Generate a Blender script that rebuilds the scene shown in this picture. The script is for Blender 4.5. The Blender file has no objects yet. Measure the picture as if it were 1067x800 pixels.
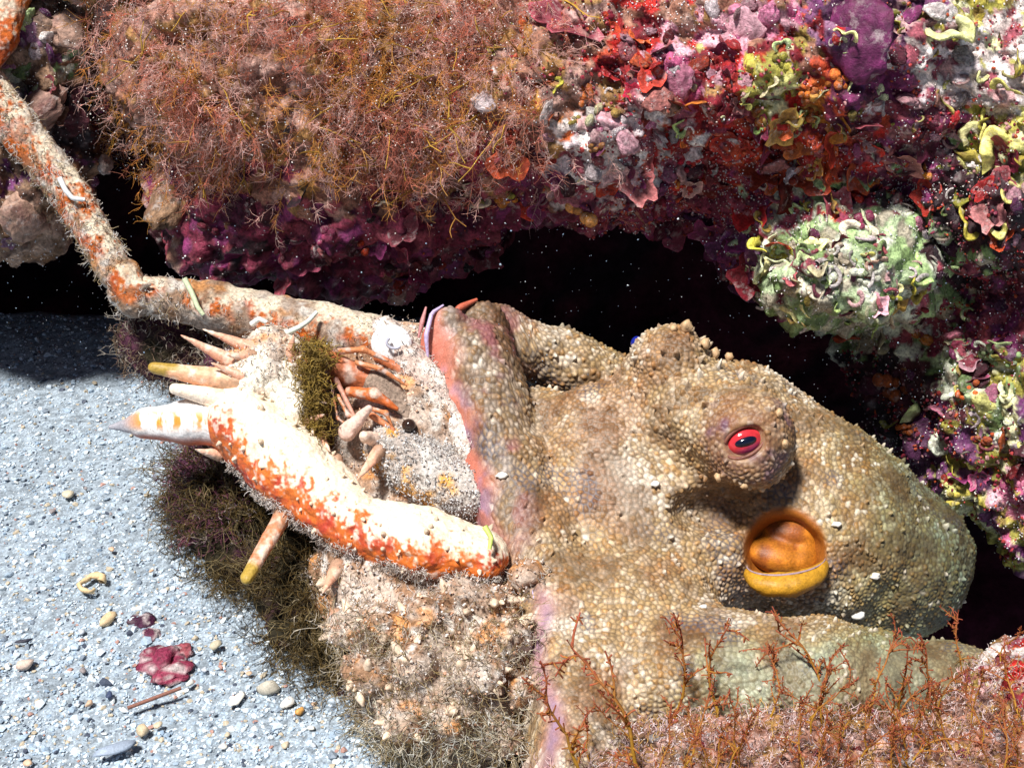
import bpy, math, random
import numpy as np
from mathutils import Matrix, Vector, kdtree
R = np.random.RandomState(7)
random.seed(7)
SC = bpy.context.scene
COL = SC.collection

# ------------------------------------------------------------------ camera, sky, sun
F = 1334.0                       # focal length in pixels of the 1067 px wide photograph
CX, CY = 533.5, 400.0
D0 = 0.9                         # metres to the reference plane
K = D0 / F                       # metres per pixel on that plane
H = 0.53                         # camera height above the sand
PITCH = math.radians(30)
FWD = np.array([0, math.cos(PITCH), -math.sin(PITCH)])
UPV = np.array([0, math.sin(PITCH), math.cos(PITCH)])
RGT = np.array([1.0, 0, 0])
CAMP = np.array([0, 0, H])
cd = bpy.data.cameras.new('camera'); cam = bpy.data.objects.new('camera', cd); COL.objects.link(cam)
cam.location = CAMP; cam.rotation_euler = (math.radians(60), 0, 0)
cd.sensor_width = 36; cd.lens = 36 * F / 1067; cd.clip_start = 0.01; cd.clip_end = 500
SC.camera = cam

LCAM = np.array([-0.27, 0.67, 0.69]); LCAM /= np.linalg.norm(LCAM)     # towards the light: right, up, to viewer
LW = LCAM[0] * RGT + LCAM[1] * UPV - LCAM[2] * FWD
SUN_EL = math.asin(LW[2]); SUN_AZ = math.atan2(LW[0], LW[1])
w = bpy.data.worlds.new('World'); SC.world = w; w.use_nodes = True
nt = w.node_tree
sky = nt.nodes.new('ShaderNodeTexSky'); sky.sky_type = 'NISHITA'; sky.sun_disc = False
sky.sun_elevation = SUN_EL; sky.sun_rotation = SUN_AZ
nt.links.new(sky.outputs[0], nt.nodes['Background'].inputs[0])
nt.nodes['Background'].inputs[1].default_value = 0.03
sd = bpy.data.lights.new('sun', 'SUN'); sd.energy = 5.0; sd.angle = math.radians(9); sd.color = (1.0, 0.97, 0.92)
sun = bpy.data.objects.new('sun', sd); COL.objects.link(sun)
sun.rotation_euler = Vector(LW).to_track_quat('Z', 'Y').to_euler(); sun.location = LW * 5
SC.view_settings.view_transform = 'Standard'; SC.view_settings.look = 'None'
SC.view_settings.exposure = 0.45; SC.view_settings.gamma = 1.0
SC.cycles.max_bounces = 6

# ------------------------------------------------------------------ helpers
def A(*a): return np.array(a, dtype=float)

def mapw(p):
    """plan coordinates (photo x, photo y, height towards the viewer; all in 0.675 mm steps) -> metres in the world"""
    p = np.asarray(p, dtype=float)
    D = D0 - (p[..., 2] + 0.35 * np.maximum(0, p[..., 1] - 480).clip(0, 420)) * K      # the bed rises towards the viewer
    x = (p[..., 0] - CX) / F * D; y = (CY - p[..., 1]) / F * D
    return CAMP + D[..., None] * FWD + x[..., None] * RGT + y[..., None] * UPV

_T = np.random.RandomState(3).rand(64, 64, 64).astype(np.float32)
def vnoise(p, s, seed=0):
    q = np.asarray(p) / s + seed * 17.37
    i = np.floor(q).astype(np.int64); f = q - i; f = f * f * (3 - 2 * f)
    r = 0
    for dx in (0, 1):
        for dy in (0, 1):
            for dz in (0, 1):
                wt = (f[:, 0] if dx else 1 - f[:, 0]) * (f[:, 1] if dy else 1 - f[:, 1]) * (f[:, 2] if dz else 1 - f[:, 2])
                r = r + wt * _T[(i[:, 0] + dx) & 63, (i[:, 1] + dy) & 63, (i[:, 2] + dz) & 63]
    return r
def fbm(p, s, o=4, seed=0):
    r = 0; a = 1; t = 0
    for k in range(o):
        r = r + a * (vnoise(p, s, seed + k) - 0.5) * 2; t += a; a *= 0.5; s *= 0.5
    return r / t
def worley(p, s, seed=0):
    """F1, F2 and a random id of the nearest cell"""
    q = np.asarray(p) / s; i0 = np.floor(q).astype(np.int64)
    b1 = np.full(len(q), 9.0); b2 = np.full(len(q), 9.0); cid = np.zeros(len(q))
    for dx in (-1, 0, 1):
        for dy in (-1, 0, 1):
            for dz in (-1, 0, 1):
                i = i0 + A(dx, dy, dz).astype(int)
                a, b, c = (i[:, 0] + seed * 5) & 63, (i[:, 1] + seed * 11) & 63, (i[:, 2] + seed * 23) & 63
                pt = i + np.stack([_T[a, b, c], _T[b, c, a], _T[c, a, (b + 31) & 63]], 1)
                d = np.sqrt(((q - pt) ** 2).sum(1))
                m = d < b1
                b2 = np.where(m, b1, np.minimum(b2, d)); cid = np.where(m, _T[(a + 7) & 63, (c + 3) & 63, b], cid); b1 = np.where(m, d, b1)
    return b1, b2, cid
def sstep(a, b, x):
    t = np.clip((x - a) / (b - a), 0, 1); return t * t * (3 - 2 * t)
def mix(a, b, t):
    t = np.asarray(t)[:, None]; return a * (1 - t) + b * t

# signed distances in plan space
def sd_ell(P, c, r, rot=0.0):
    d = [P[i] - c[i] for i in range(3)]
    if rot:
        co, si = math.cos(rot), math.sin(rot); d[0], d[1] = d[0] * co + d[1] * si, -d[0] * si + d[1] * co
    k0 = np.sqrt((d[0] / r[0]) ** 2 + (d[1] / r[1]) ** 2 + (d[2] / r[2]) ** 2)
    return (k0 - 1) * min(r) * 0.6 + (k0 - 1) * 0.4 * (sum(r) / 3)
def sd_cone(P, a, b, ra, rb):
    ab = np.subtract(b, a).astype(np.float32); L2 = float((ab ** 2).sum())
    t = np.clip(((P[0] - a[0]) * ab[0] + (P[1] - a[1]) * ab[1] + (P[2] - a[2]) * ab[2]) / L2, 0, 1)
    return np.sqrt((P[0] - a[0] - t * ab[0]) ** 2 + (P[1] - a[1] - t * ab[1]) ** 2 + (P[2] - a[2] - t * ab[2]) ** 2) - (ra + (rb - ra) * t)
def smin(a, b, k):
    h = np.clip(0.5 + 0.5 * (b - a) / k, 0, 1); return b * (1 - h) + a * h - k * h * (1 - h)

def nets(fun, lo, hi, h):
    """surface nets over a sampled distance field -> verts, quads"""
    ax = [np.arange(l, u + h, h, dtype=np.float32) for l, u in zip(lo, hi)]
    P = (ax[0][:, None, None], ax[1][None, :, None], ax[2][None, None, :])
    f = np.broadcast_to(fun(P), tuple(len(a) for a in ax)).astype(np.float32)
    f = f.copy()
    for d in range(3):
        for e in (0, -1):
            sl = [slice(None)] * 3; sl[d] = e; f[tuple(sl)] = np.maximum(f[tuple(sl)], 0.2 * h)
    s = f < 0
    cnt = sum(s[i:s.shape[0] - 1 + i, j:s.shape[1] - 1 + j, k:s.shape[2] - 1 + k].astype(np.int8) for i in (0, 1) for j in (0, 1) for k in (0, 1))
    m = (cnt > 0) & (cnt < 8); idx = np.argwhere(m); cid = -np.ones(m.shape, np.int64); cid[m] = np.arange(len(idx))
    acc = np.zeros((len(idx), 3)); n = np.zeros(len(idx))
    cs = [(i, j, k) for i in (0, 1) for j in (0, 1) for k in (0, 1)]
    for a in cs:
        for b in cs:
            if sum(abs(x - y) for x, y in zip(a, b)) == 1 and a < b:
                fa = f[tuple((idx + a).T)]; fb = f[tuple((idx + b).T)]; x = (fa < 0) != (fb < 0)
                t = np.where(x, fa / np.where(x, fa - fb, 1), 0)
                acc += np.where(x[:, None], np.array(a) + t[:, None] * (np.array(b) - np.array(a)), 0); n += x
    V = (idx + acc / n[:, None]) * h + np.array(lo)
    Q = []
    for d in range(3):
        sl0 = [slice(None)] * 3; sl1 = [slice(None)] * 3; sl0[d] = slice(0, -1); sl1[d] = slice(1, None)
        ch = s[tuple(sl0)] != s[tuple(sl1)]
        o1, o2 = (d + 1) % 3, (d + 2) % 3
        e = np.argwhere(ch); e = e[(e[:, o1] > 0) & (e[:, o2] > 0) & (e[:, o1] < f.shape[o1] - 1) & (e[:, o2] < f.shape[o2] - 1)]
        u1 = np.zeros(3, int); u1[o1] = 1; u2 = np.zeros(3, int); u2[o2] = 1
        q = np.stack([cid[tuple((e - u1 - u2).T)], cid[tuple((e - u2).T)], cid[tuple(e.T)], cid[tuple((e - u1).T)]], 1)
        fl = ~s[tuple(e.T)]; q[fl] = q[fl][:, ::-1]; Q.append(q)
    Q = np.concatenate(Q); Q = Q[(Q >= 0).all(1)]
    return V, Q

def raw_mesh(name, V, Fc):
    me = bpy.data.meshes.new(name); V = np.asarray(V, np.float32)
    groups = Fc if isinstance(Fc, list) else [Fc]
    groups = [np.asarray(g, np.int32) for g in groups if len(g)]
    nl = sum(g.size for g in groups); nf = sum(len(g) for g in groups)
    me.vertices.add(len(V)); me.loops.add(nl); me.polygons.add(nf)
    me.vertices.foreach_set('co', V.ravel())
    me.loops.foreach_set('vertex_index', np.concatenate([g.ravel() for g in groups]))
    tot = np.concatenate([np.full(len(g), g.shape[1]) for g in groups]); st = np.concatenate([[0], np.cumsum(tot)[:-1]])
    me.polygons.foreach_set('loop_start', st.astype(np.int32)); me.polygons.foreach_set('loop_total', tot.astype(np.int32))
    me.polygons.foreach_set('use_smooth', np.ones(nf, bool))
    me.update(calc_edges=True)
    return me
def setcol(me, C):
    a = me.color_attributes.new('Col', 'FLOAT_COLOR', 'POINT')
    C = np.asarray(C, np.float32)
    a.data.foreach_set('color', np.concatenate([C, np.ones((len(C), 1), np.float32)], 1).ravel())
def subdiv(V, Q, lv=1):
    """Catmull-Clark by the modifier, read back as arrays"""
    me = raw_mesh('tmp', V, Q); ob = bpy.data.objects.new('tmp', me); COL.objects.link(ob)
    md = ob.modifiers.new('s', 'SUBSURF'); md.levels = lv; md.subdivision_type = 'CATMULL_CLARK'
    dg = bpy.context.evaluated_depsgraph_get(); e = ob.evaluated_get(dg).to_mesh()
    n = len(e.vertices); V2 = np.empty(n * 3, np.float32); e.vertices.foreach_get('co', V2)
    Q2 = np.empty(len(e.loops), np.int32); e.loops.foreach_get('vertex_index', Q2)
    ob.evaluated_get(dg).to_mesh_clear(); bpy.data.objects.remove(ob); bpy.data.meshes.remove(me)
    return V2.reshape(-1, 3).astype(float), Q2.reshape(-1, 4)
def normals(V, Q):
    n = np.cross(V[Q[:, 2]] - V[Q[:, 0]], V[Q[:, -1]] - V[Q[:, 1]]); N = np.zeros_like(V)
    for k in range(Q.shape[1]):
        for c in range(3): N[:, c] += np.bincount(Q[:, k], n[:, c], len(V))
    return N / (np.linalg.norm(N, axis=1, keepdims=True) + 1e-9)

def tag(o, label=None, cat=None, group=None, kind=None):
    if label: o['label'] = label
    if cat: o['category'] = cat
    if group: o['group'] = group
    if kind: o['kind'] = kind
    return o
def empty(name, loc, label, cat, group=None):
    o = bpy.data.objects.new(name, None); COL.objects.link(o); o.location = loc; o.empty_display_size = 0.01
    return tag(o, label, cat, group)
def mkobj(name, Vw, Fc, mat, C=None, parent=None, origin=None):
    """one mesh object from world-space points; origin at its middle"""
    o_ = np.asarray(Vw).mean(0) if origin is None else np.asarray(origin)
    me = raw_mesh(name, Vw - o_, Fc); me.materials.append(mat)
    if C is not None: setcol(me, C)
    ob = bpy.data.objects.new(name, me); COL.objects.link(ob)
    if parent is not None:
        ob.parent = parent; ob.location = Vector(o_) - parent.location - (parent.parent.location if parent.parent else Vector())
    else: ob.location = o_
    return ob

def vcmat(name, rough=0.6, spec=0.3, nscale=500, namt=0.35, bump=0.4, bdist=0.0008, sss=0.0, tint=None):
    m = bpy.data.materials.new(name); m.use_nodes = True; n = m.node_tree.nodes; l = m.node_tree.links
    b = n['Principled BSDF']; b.inputs['Roughness'].default_value = rough; b.inputs['Specular IOR Level'].default_value = spec
    at = n.new('ShaderNodeAttribute'); at.attribute_name = 'Col'
    tc = n.new('ShaderNodeTexCoord'); nz = n.new('ShaderNodeTexNoise'); nz.inputs['Scale'].default_value = nscale
    nz.inputs['Detail'].default_value = 4; nz.inputs['Roughness'].default_value = 0.65
    l.new(tc.outputs['Object'], nz.inputs['Vector'])
    mr = n.new('ShaderNodeMapRange'); mr.inputs[1].default_value = 0.3; mr.inputs[2].default_value = 0.7
    mr.inputs[3].default_value = 1 - namt; mr.inputs[4].default_value = 1 + namt
    l.new(nz.outputs[0], mr.inputs[0])
    mx = n.new('ShaderNodeMix'); mx.data_type = 'RGBA'; mx.blend_type = 'MULTIPLY'; mx.inputs[0].default_value = 1
    l.new(at.outputs['Color'], mx.inputs[6]); l.new(mr.outputs[0], mx.inputs[7])
    out = mx.outputs[2]
    if tint is not None:                       # pieces with shared meshes: own colour, varied per object
        oi = n.new('ShaderNodeObjectInfo'); hs = n.new('ShaderNodeHueSaturation')
        r1 = n.new('ShaderNodeMapRange'); r1.inputs[3].default_value = 0.485; r1.inputs[4].default_value = 0.515
        r2 = n.new('ShaderNodeMapRange'); r2.inputs[3].default_value = 0.55; r2.inputs[4].default_value = 1.35
        l.new(oi.outputs['Random'], r1.inputs[0])
        wn = n.new('ShaderNodeTexWhiteNoise'); wn.noise_dimensions = '1D'; l.new(oi.outputs['Random'], wn.inputs['W']); l.new(wn.outputs[0], r2.inputs[0])
        l.new(r1.outputs[0], hs.inputs['Hue']); l.new(r2.outputs[0], hs.inputs['Value'])
        hs.inputs['Color'].default_value = (*tint, 1)
        m2 = n.new('ShaderNodeMix'); m2.data_type = 'RGBA'; m2.blend_type = 'MULTIPLY'; m2.inputs[0].default_value = 1
        l.new(hs.outputs[0], m2.inputs[6]); l.new(out, m2.inputs[7]); out = m2.outputs[2]
        for sc_, lo_, hi_, col_, am in ((2600, .54, .66, (.6, .54, .52, 1), .5), (1500, .5, .68, (.13, .025, .04, 1), .55)):   # silt and red crust over each piece
            n2 = n.new('ShaderNodeTexNoise'); n2.inputs['Scale'].default_value = sc_; n2.inputs['Detail'].default_value = 5; n2.inputs['Roughness'].default_value = .7; n2.noise_dimensions = '4D'
            l.new(tc.outputs['Object'], n2.inputs['Vector']); l.new(wn.outputs[0], n2.inputs['W'])
            rr = n.new('ShaderNodeMapRange'); rr.inputs[1].default_value = lo_; rr.inputs[2].default_value = hi_; rr.inputs[4].default_value = am; l.new(n2.outputs[0], rr.inputs[0])
            m3 = n.new('ShaderNodeMix'); m3.data_type = 'RGBA'; l.new(rr.outputs[0], m3.inputs[0]); l.new(out, m3.inputs[6]); m3.inputs[7].default_value = col_; out = m3.outputs[2]
    l.new(out, b.inputs['Base Color'])
    if bump:
        bp = n.new('ShaderNodeBump'); bp.inputs['Strength'].default_value = bump; bp.inputs['Distance'].default_value = bdist
        l.new(nz.outputs[0], bp.inputs['Height']); l.new(bp.outputs[0], b.inputs['Normal'])
    if sss:
        b.inputs['Subsurface Weight'].default_value = sss; b.inputs['Subsurface Radius'].default_value = (0.004, 0.002, 0.001); b.inputs['Subsurface Scale'].default_value = 1
    return m
M_ROCK = vcmat('encrusted_rock', 0.55, 0.35, 420, 0.6, 0.9, 0.0016)
M_CAVE = vcmat('cave_rock', 0.8, 0.1, 60, 0.5, 0.6, 0.004)
M_SAND = vcmat('coarse_sand', 0.75, 0.2, 700, 0.5, 0.8, 0.001)
M_GRIT = vcmat('shell_grit', 0.55, 0.35, 900, 0.25, 0.3, 0.0004)
M_SKIN = vcmat('octopus_skin', 0.5, 0.4, 900, 0.25, 0.35, 0.0005)
M_FLESH = vcmat('smooth_flesh', 0.45, 0.35, 700, 0.3, 0.5, 0.0006)
M_SHELL = vcmat('crab_shell', 0.5, 0.4, 600, 0.25, 0.5, 0.0006)
M_CRUST = vcmat('silted_shell', 0.75, 0.2, 500, 0.5, 0.9, 0.0014)
M_ALGA = vcmat('filament_alga', 0.6, 0.3, 300, 0.2, 0)
M_FUZZ = vcmat('translucent_alga', 0.7, 0.2, 300, 0.2, 0)      # thin enough for light to pass
_n, _l = M_FUZZ.node_tree.nodes, M_FUZZ.node_tree.links
_tr = _n.new('ShaderNodeBsdfTranslucent'); _mx = _n.new('ShaderNodeMixShader'); _mx.inputs[0].default_value = 0.5
_l.new(_n['Principled BSDF'].inputs['Base Color'].links[0].from_socket, _tr.inputs[0]); _l.new(_n['Principled BSDF'].outputs[0], _mx.inputs[1]); _l.new(_tr.outputs[0], _mx.inputs[2]); _l.new(_mx.outputs[0], _n['Material Output'].inputs[0])
M_SPECK = vcmat('silt_speck', 0.5, 0.4, 300, 0.1, 0)
M_GLOSS = vcmat('glossy_eye', 0.12, 0.6, 400, 0.15, 0)

def tubes(S, rad, sides=3, cap=False):
    """n polylines of m points each -> round tubes in one vertex/face set"""
    S = np.asarray(S, float); n, m, _ = S.shape
    T = np.gradient(S, axis=1); T /= np.linalg.norm(T, axis=2, keepdims=True) + 1e-9
    ref = np.where(np.abs(T[..., 2:3]) > 0.9, A(1, 0, 0), A(0, 0, 1)); U = np.cross(T, ref); U /= np.linalg.norm(U, axis=2, keepdims=True) + 1e-9
    W = np.cross(T, U); rad = np.broadcast_to(rad, (n, m))
    a = np.arange(sides) * 2 * math.pi / sides
    V = S[:, :, None] + rad[..., None, None] * (np.cos(a)[:, None] * U[:, :, None] + np.sin(a)[:, None] * W[:, :, None])
    base = (np.arange(n) * m * sides)[:, None, None] + (np.arange(m - 1) * sides)[None, :, None]
    i = np.arange(sides)[None, None]; j = (i + 1) % sides
    Q = np.stack([base + i, base + j, base + j + sides, base + i + sides], -1).reshape(-1, 4)
    return V.reshape(-1, 3), Q
def walk(P0, dirs, L, m, curl, bend=None):
    """wandering strands from roots P0 along dirs"""
    n = len(P0); S = np.zeros((n, m, 3)); S[:, 0] = P0; d = dirs / (np.linalg.norm(dirs, axis=1, keepdims=True) + 1e-9)
    for k in range(1, m):
        d = d + R.normal(0, curl, (n, 3)) + (0 if bend is None else bend)
        d /= np.linalg.norm(d, axis=1, keepdims=True); S[:, k] = S[:, k - 1] + d * (L / (m - 1))[:, None]
    return S
def strands(name, P0, dirs, L, m, curl, r0, colors, mat, parent=None, bend=None, label=None, cat=None, tipc=None, branch=0):
    S = walk(P0, dirs, L, m, curl, bend); rr = r0 * np.linspace(1, 0.45, m)
    C = np.repeat(colors, m, 0).reshape(len(P0), m, 3)
    if tipc is not None:
        t = np.linspace(0, 1, m)[None, :, None] ** 1.5; C = C * (1 - t) + tipc * t
    Vs = [S]; Cs = [C]
    if branch:
        for b in range(branch):
            k = R.randint(1, m - 1, len(P0)); ii = np.arange(len(P0))
            dd = (S[ii, k + 1] - S[ii, k]); dd = dd / (np.linalg.norm(dd, axis=1, keepdims=True) + 1e-9) + R.normal(0, 0.75, (len(P0), 3))
            S2 = walk(S[ii, k], dd, L * R.uniform(0.2, 0.5, len(P0)), m, curl, bend); Vs.append(S2); Cs.append(C)
    S = np.concatenate(Vs); C = np.concatenate(Cs)
    V, Q = tubes(S, rr[None], 3)
    ob = mkobj(name, mapw(V), Q, mat, np.repeat(C.reshape(-1, 3), 3, 0), parent)
    return tag(ob, label, cat, kind='stuff')

def ico(sub):
    import bmesh
    bm = bmesh.new(); bmesh.ops.create_icosphere(bm, subdivisions=sub, radius=1)
    V = np.array([v.co[:] for v in bm.verts]); T = np.array([[v.index for v in f.verts] for f in bm.faces]); bm.free(); return V, T
ICO1, ICO1F = ico(1); ICO2, ICO2F = ico(2); ICO3, ICO3F = ico(3)

def scatter(name, P, r, C, mat, squash=1.0, parent=None, world=False, kind='stuff', label=None, cat=None, jit=0.35):
    """many small faceted grains as one real mesh"""
    n = len(P); b = ICO1[None] * (1 + R.uniform(-jit, jit, (n, len(ICO1), 1)))
    q = R.normal(size=(n, 4)); q /= np.linalg.norm(q, axis=1, keepdims=True); w_, x, y, z = q.T
    Rm = np.stack([np.stack([1 - 2 * (y * y + z * z), 2 * (x * y - z * w_), 2 * (x * z + y * w_)], -1), np.stack([2 * (x * y + z * w_), 1 - 2 * (x * x + z * z), 2 * (y * z - x * w_)], -1), np.stack([2 * (x * z - y * w_), 2 * (y * z + x * w_), 1 - 2 * (x * x + y * y)], -1)], 1)
    b = b * R.uniform(0.45, 1.0, (n, 1, 3)); b = np.einsum('nij,nkj->nki', Rm, b); b[..., 2] *= squash
    V = P[:, None] + b * np.asarray(r)[:, None, None]
    Fc = ICO1F[None] + (np.arange(n) * len(ICO1))[:, None, None]
    V = V.reshape(-1, 3)
    ob = mkobj(name, V if world else mapw(V), Fc.reshape(-1, 3), mat, np.repeat(C, len(ICO1), 0), parent)
    ob.data.polygons.foreach_set('use_smooth', np.zeros(len(ob.data.polygons), bool))
    return tag(ob, label, cat, kind=kind)

PAL = {
 'maroon': [(.2, .02, .05), (.28, .04, .08), (.09, .01, .035), (.36, .07, .1), (.22, .03, .12)],
 'purple': [(.14, .03, .12), (.22, .07, .17), (.09, .02, .07), (.3, .14, .24)],
 'pink': [(.68, .22, .34), (.75, .4, .48), (.5, .1, .22), (.6, .3, .36)],
 'white': [(.74, .62, .58), (.84, .76, .73), (.6, .36, .36), (.72, .6, .62), (.34, .08, .11)],
 'red': [(.5, .02, .015), (.6, .08, .03), (.32, .012, .015), (.2, .01, .02)],
 'orange': [(.65, .2, .03), (.6, .12, .02), (.7, .35, .08)],
 'yellow': [(.55, .46, .08), (.62, .58, .2), (.4, .36, .07), (.75, .72, .42), (.3, .2, .05)],
 'green': [(.36, .5, .22), (.5, .62, .36), (.22, .32, .12), (.75, .78, .62), (.45, .4, .3)],
 'brown': [(.2, .1, .05), (.3, .17, .1), (.12, .06, .04), (.35, .22, .16)],
 'rose': [(.4, .12, .12), (.5, .2, .18), (.3, .06, .07), (.6, .35, .32)],
 'felt': [(.4, .19, .13), (.33, .15, .1), (.46, .27, .22), (.38, .2, .07)],
 'dark': [(.03, .008, .012), (.05, .01, .02), (.02, .01, .015), (.09, .02, .03)],
}
PK = list(PAL)
def regional(P, regions, warp=26, cell=19, seed=0):
    """encrusting growth: patches of species, each patch of small colonies"""
    n = len(P)
    wp = P + np.stack([fbm(P, 55, 3, 30 + i + seed) for i in range(3)], 1) * warp
    _, _, big = worley(wp, 30, 4 + seed)
    f1, f2, cid = worley(P + np.stack([fbm(P, 14, 2, 40 + i) for i in range(3)], 1) * 6, cell, 2 + seed)
    best = np.full(n, -9.0); pid = np.zeros(n, int)
    for k, (x, y, rx, ry, pal, wgt) in enumerate(regions):
        d = np.sqrt(((wp[:, 0] - x) / rx) ** 2 + ((wp[:, 1] - y) / ry) ** 2)
        s = wgt - d + 1.1 * ((big * (13.7 + k * 3.31) + k * .37) % 1.0) + 0.7 * ((cid * (7.7 + k * 1.9)) % 1.0)
        m = s > best; best[m] = s[m]; pid[m] = PK.index(pal)
    C = np.zeros((n, 3))
    for i, nm in enumerate(PK):
        m = pid == i
        if m.any():
            pal = np.array(PAL[nm]); C[m] = pal[((cid[m] * 97.3) % 1 * len(pal)).astype(int)]
    C = C * (0.72 + 0.5 * sstep(0.02, 0.3, f2 - f1))[:, None]
    wh = sstep(0.25, 0.6, fbm(P, 9, 3, 60)) * sstep(-0.1, 0.5, fbm(P, 70, 2, 61))
    C = mix(C * .85, np.broadcast_to(A(.66, .58, .56), C.shape), wh * 0.55)
    return C, f1, f2, cid

# ------------------------------------------------------------------ sand
def axis(lo, hi, st, far):
    a = np.arange(lo, hi, st); g = st * 2 * 1.35 ** np.arange(40); g = np.cumsum(g); g = g[g < far]
    return np.concatenate([(lo - g)[::-1], a, hi + g])
gx = axis(-0.62, 0.45, 0.003, 60); gy = axis(0.28, 1.35, 0.003, 60)
X, Y = np.meshgrid(gx, gy, indexing='ij'); G = np.stack([X.ravel(), Y.ravel(), np.zeros(X.size)], 1)
G[:, 2] = fbm(G, 0.12, 3, 5) * 0.008 + fbm(G, 0.02, 3, 6) * 0.003 + fbm(G, 0.006, 2, 8) * 0.0012 - (0.36 * sstep(-0.01, 0.24, G[:, 0]) + 0.2 * sstep(1.03, 1.25, G[:, 1])) * sstep(4.0, 1.5, G[:, 1])
gi = np.arange(X.size).reshape(X.shape)
GQ = np.stack([gi[:-1, :-1], gi[1:, :-1], gi[1:, 1:], gi[:-1, 1:]], -1).reshape(-1, 4)
cg = _T[(R.randint(0, 64, len(G)), R.randint(0, 64, len(G)), R.randint(0, 64, len(G)))]
GC = A(.32, .38, .44) * (0.55 + 0.7 * cg[:, None])
sand = mkobj('sand', G, GQ, M_SAND, GC, origin=A(0, 0, 0)); tag(sand, 'coarse pale shell sand of the sea bed', kind='structure')
def sandpt(px, py):
    v = (CY - py) / F; D = H / (math.sin(PITCH) - v * math.cos(PITCH)); return CAMP + D * FWD + (px - CX) / F * D * RGT + v * D * UPV
n = 22000
pp = np.stack([R.uniform(-30, 480, n), R.uniform(330, 840, n)], 1)
gp = np.array([sandpt(*q) for q in pp])
gp[:, 2] = fbm(gp, 0.12, 3, 5) * 0.008 + fbm(gp, 0.02, 3, 6) * 0.003 - 0.36 * sstep(-0.01, 0.24, gp[:, 0]) - 0.2 * sstep(1.03, 1.25, gp[:, 1])
gr = np.exp(R.normal(math.log(0.00108), 0.45, n)).clip(.0007, .0042); gp[:, 2] += gr * 0.2
pal = np.array([(.64, .69, .74), (.45, .52, .58), (.35, .42, .49), (.68, .69, .67), (.5, .4, .28), (.2, .23, .27), (.06, .07, .1), (.42, .22, .17), (.28, .36, .45)])
pal = pal * A(.94, 1, 1.06); pc = pal[R.choice(len(pal), n, p=[.27, .2, .13, .14, .09, .07, .045, .025, .03])]
scatter('shell_grit', gp, gr, pc, M_GRIT, 0.7, world=True, label='loose grains of broken shell covering the sand', cat='grit')

# ------------------------------------------------------------------ rock
def ell_union(items, k):
    def f(P):
        r = None
        for it in items:
            d = sd_ell(P, it[0:3], it[3:6], it[6] if len(it) > 6 else 0)
            r = d if r is None else smin(r, d, k)
        return r
    return f
LEDGE = [(330, 30, -70, 235, 165, 170), (375, 205, -105, 175, 110, 140), (250, 210, -130, 90, 70, 90), (590, 60, -50, 240, 170, 180), (640, 130, -60, 140, 110, 150),
         (880, 40, -30, 300, 160, 190), (820, 190, -70, 110, 110, 130), (880, 275, -10, 95, 62, 105), (1005, 355, -185, 130, 125, 130), (1088, 442, -125, 152, 100, 130),
         (1120, 120, -40, 200, 200, 190), (950, 210, -120, 200, 140, 120), (533, -150, -120, 800, 200, 260), (533, -60, -330, 900, 220, 140)]
LEDGE += [(1150, 330, -120, 160, 300, 160)]
def finish_rock(V, Q, amp=1.0, seed=0):
    N = normals(V, Q)
    f1, f2, _ = worley(V + fbm(V, 40, 2, 9)[:, None] * 12, 46, 1 + seed); g1, g2, _ = worley(V + fbm(V, 12, 2, 10)[:, None] * 5, 17, 6 + seed)
    d = fbm(V, 130, 3, 11 + seed) * 30 + (0.55 - f1) * 32 + (0.5 - g1) * 14 + fbm(V, 10, 3, 14) * 7 + fbm(V, 4.5, 2, 15) * 3
    return V + N * (d * amp)[:, None]
V, Q = nets(ell_union(LEDGE, 40), (-150, -190, -330), (1260, 590, 200), 6.0)
V, Q = subdiv(V, Q, 1)
keep = (V[:, 0] > -120); V = finish_rock(V, Q)
REG = [(330, 70, 240, 130, 'felt', 1.9), (330, 185, 240, 60, 'rose', .8), (350, 260, 240, 60, 'maroon', 1.9), (260, 250, 120, 60, 'dark', 1.3), (480, 60, 60, 60, 'white', .6),
       (585, 20, 45, 35, 'rose', 1.3), (650, 70, 50, 60, 'red', 1.2), (700, 80, 45, 40, 'pink', 1.0), (640, 40, 60, 60, 'red', 1.1), (720, 170, 90, 60, 'red', 1.0), (655, 160, 75, 42, 'white', 1.7), (560, 110, 60, 50, 'orange', .6),
       (560, 190, 90, 50, 'maroon', 1.0), (520, 210, 50, 30, 'yellow', .55), (600, 240, 100, 30, 'maroon', 1.2), (780, 20, 40, 30, 'pink', 1.0), (740, 120, 80, 60, 'red', 1.1),
       (800, 90, 50, 50, 'yellow', 1.0), (850, 95, 30, 30, 'orange', .8), (830, 165, 110, 38, 'red', 1.45), (750, 240, 80, 70, 'maroon', 1.7), (890, 40, 45, 42, 'purple', 1.4), (820, 60, 60, 50, 'red', .9), (940, 110, 70, 60, 'maroon', 1.1), (1000, 70, 70, 50, 'white', 1.5),
       (1010, 40, 50, 40, 'yellow', 1.0), (1045, 150, 50, 60, 'yellow', 1.15), (950, 150, 60, 50, 'rose', .9), (960, 190, 80, 40, 'maroon', 1.3), (1030, 220, 70, 60, 'dark', 1.6), (880, 280, 95, 65, 'green', 1.9),
       (1040, 320, 90, 60, 'maroon', 1.2), (1000, 400, 70, 60, 'green', .75), (1045, 400, 40, 60, 'yellow', 1.0), (930, 420, 60, 60, 'dark', 1.3), (930, 405, 22, 18, 'orange', .9), (1010, 480, 60, 50, 'yellow', .8), (960, 470, 80, 50, 'purple', 1.0), (1060, 500, 30, 40, 'pink', .6),
       (0, 100, 90, 200, 'brown', .7), (760, 300, 40, 40, 'red', .7)]
RC, _, _, _ = regional(V, REG)
ROCKV = V; ROCKN = normals(V, Q)
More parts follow.
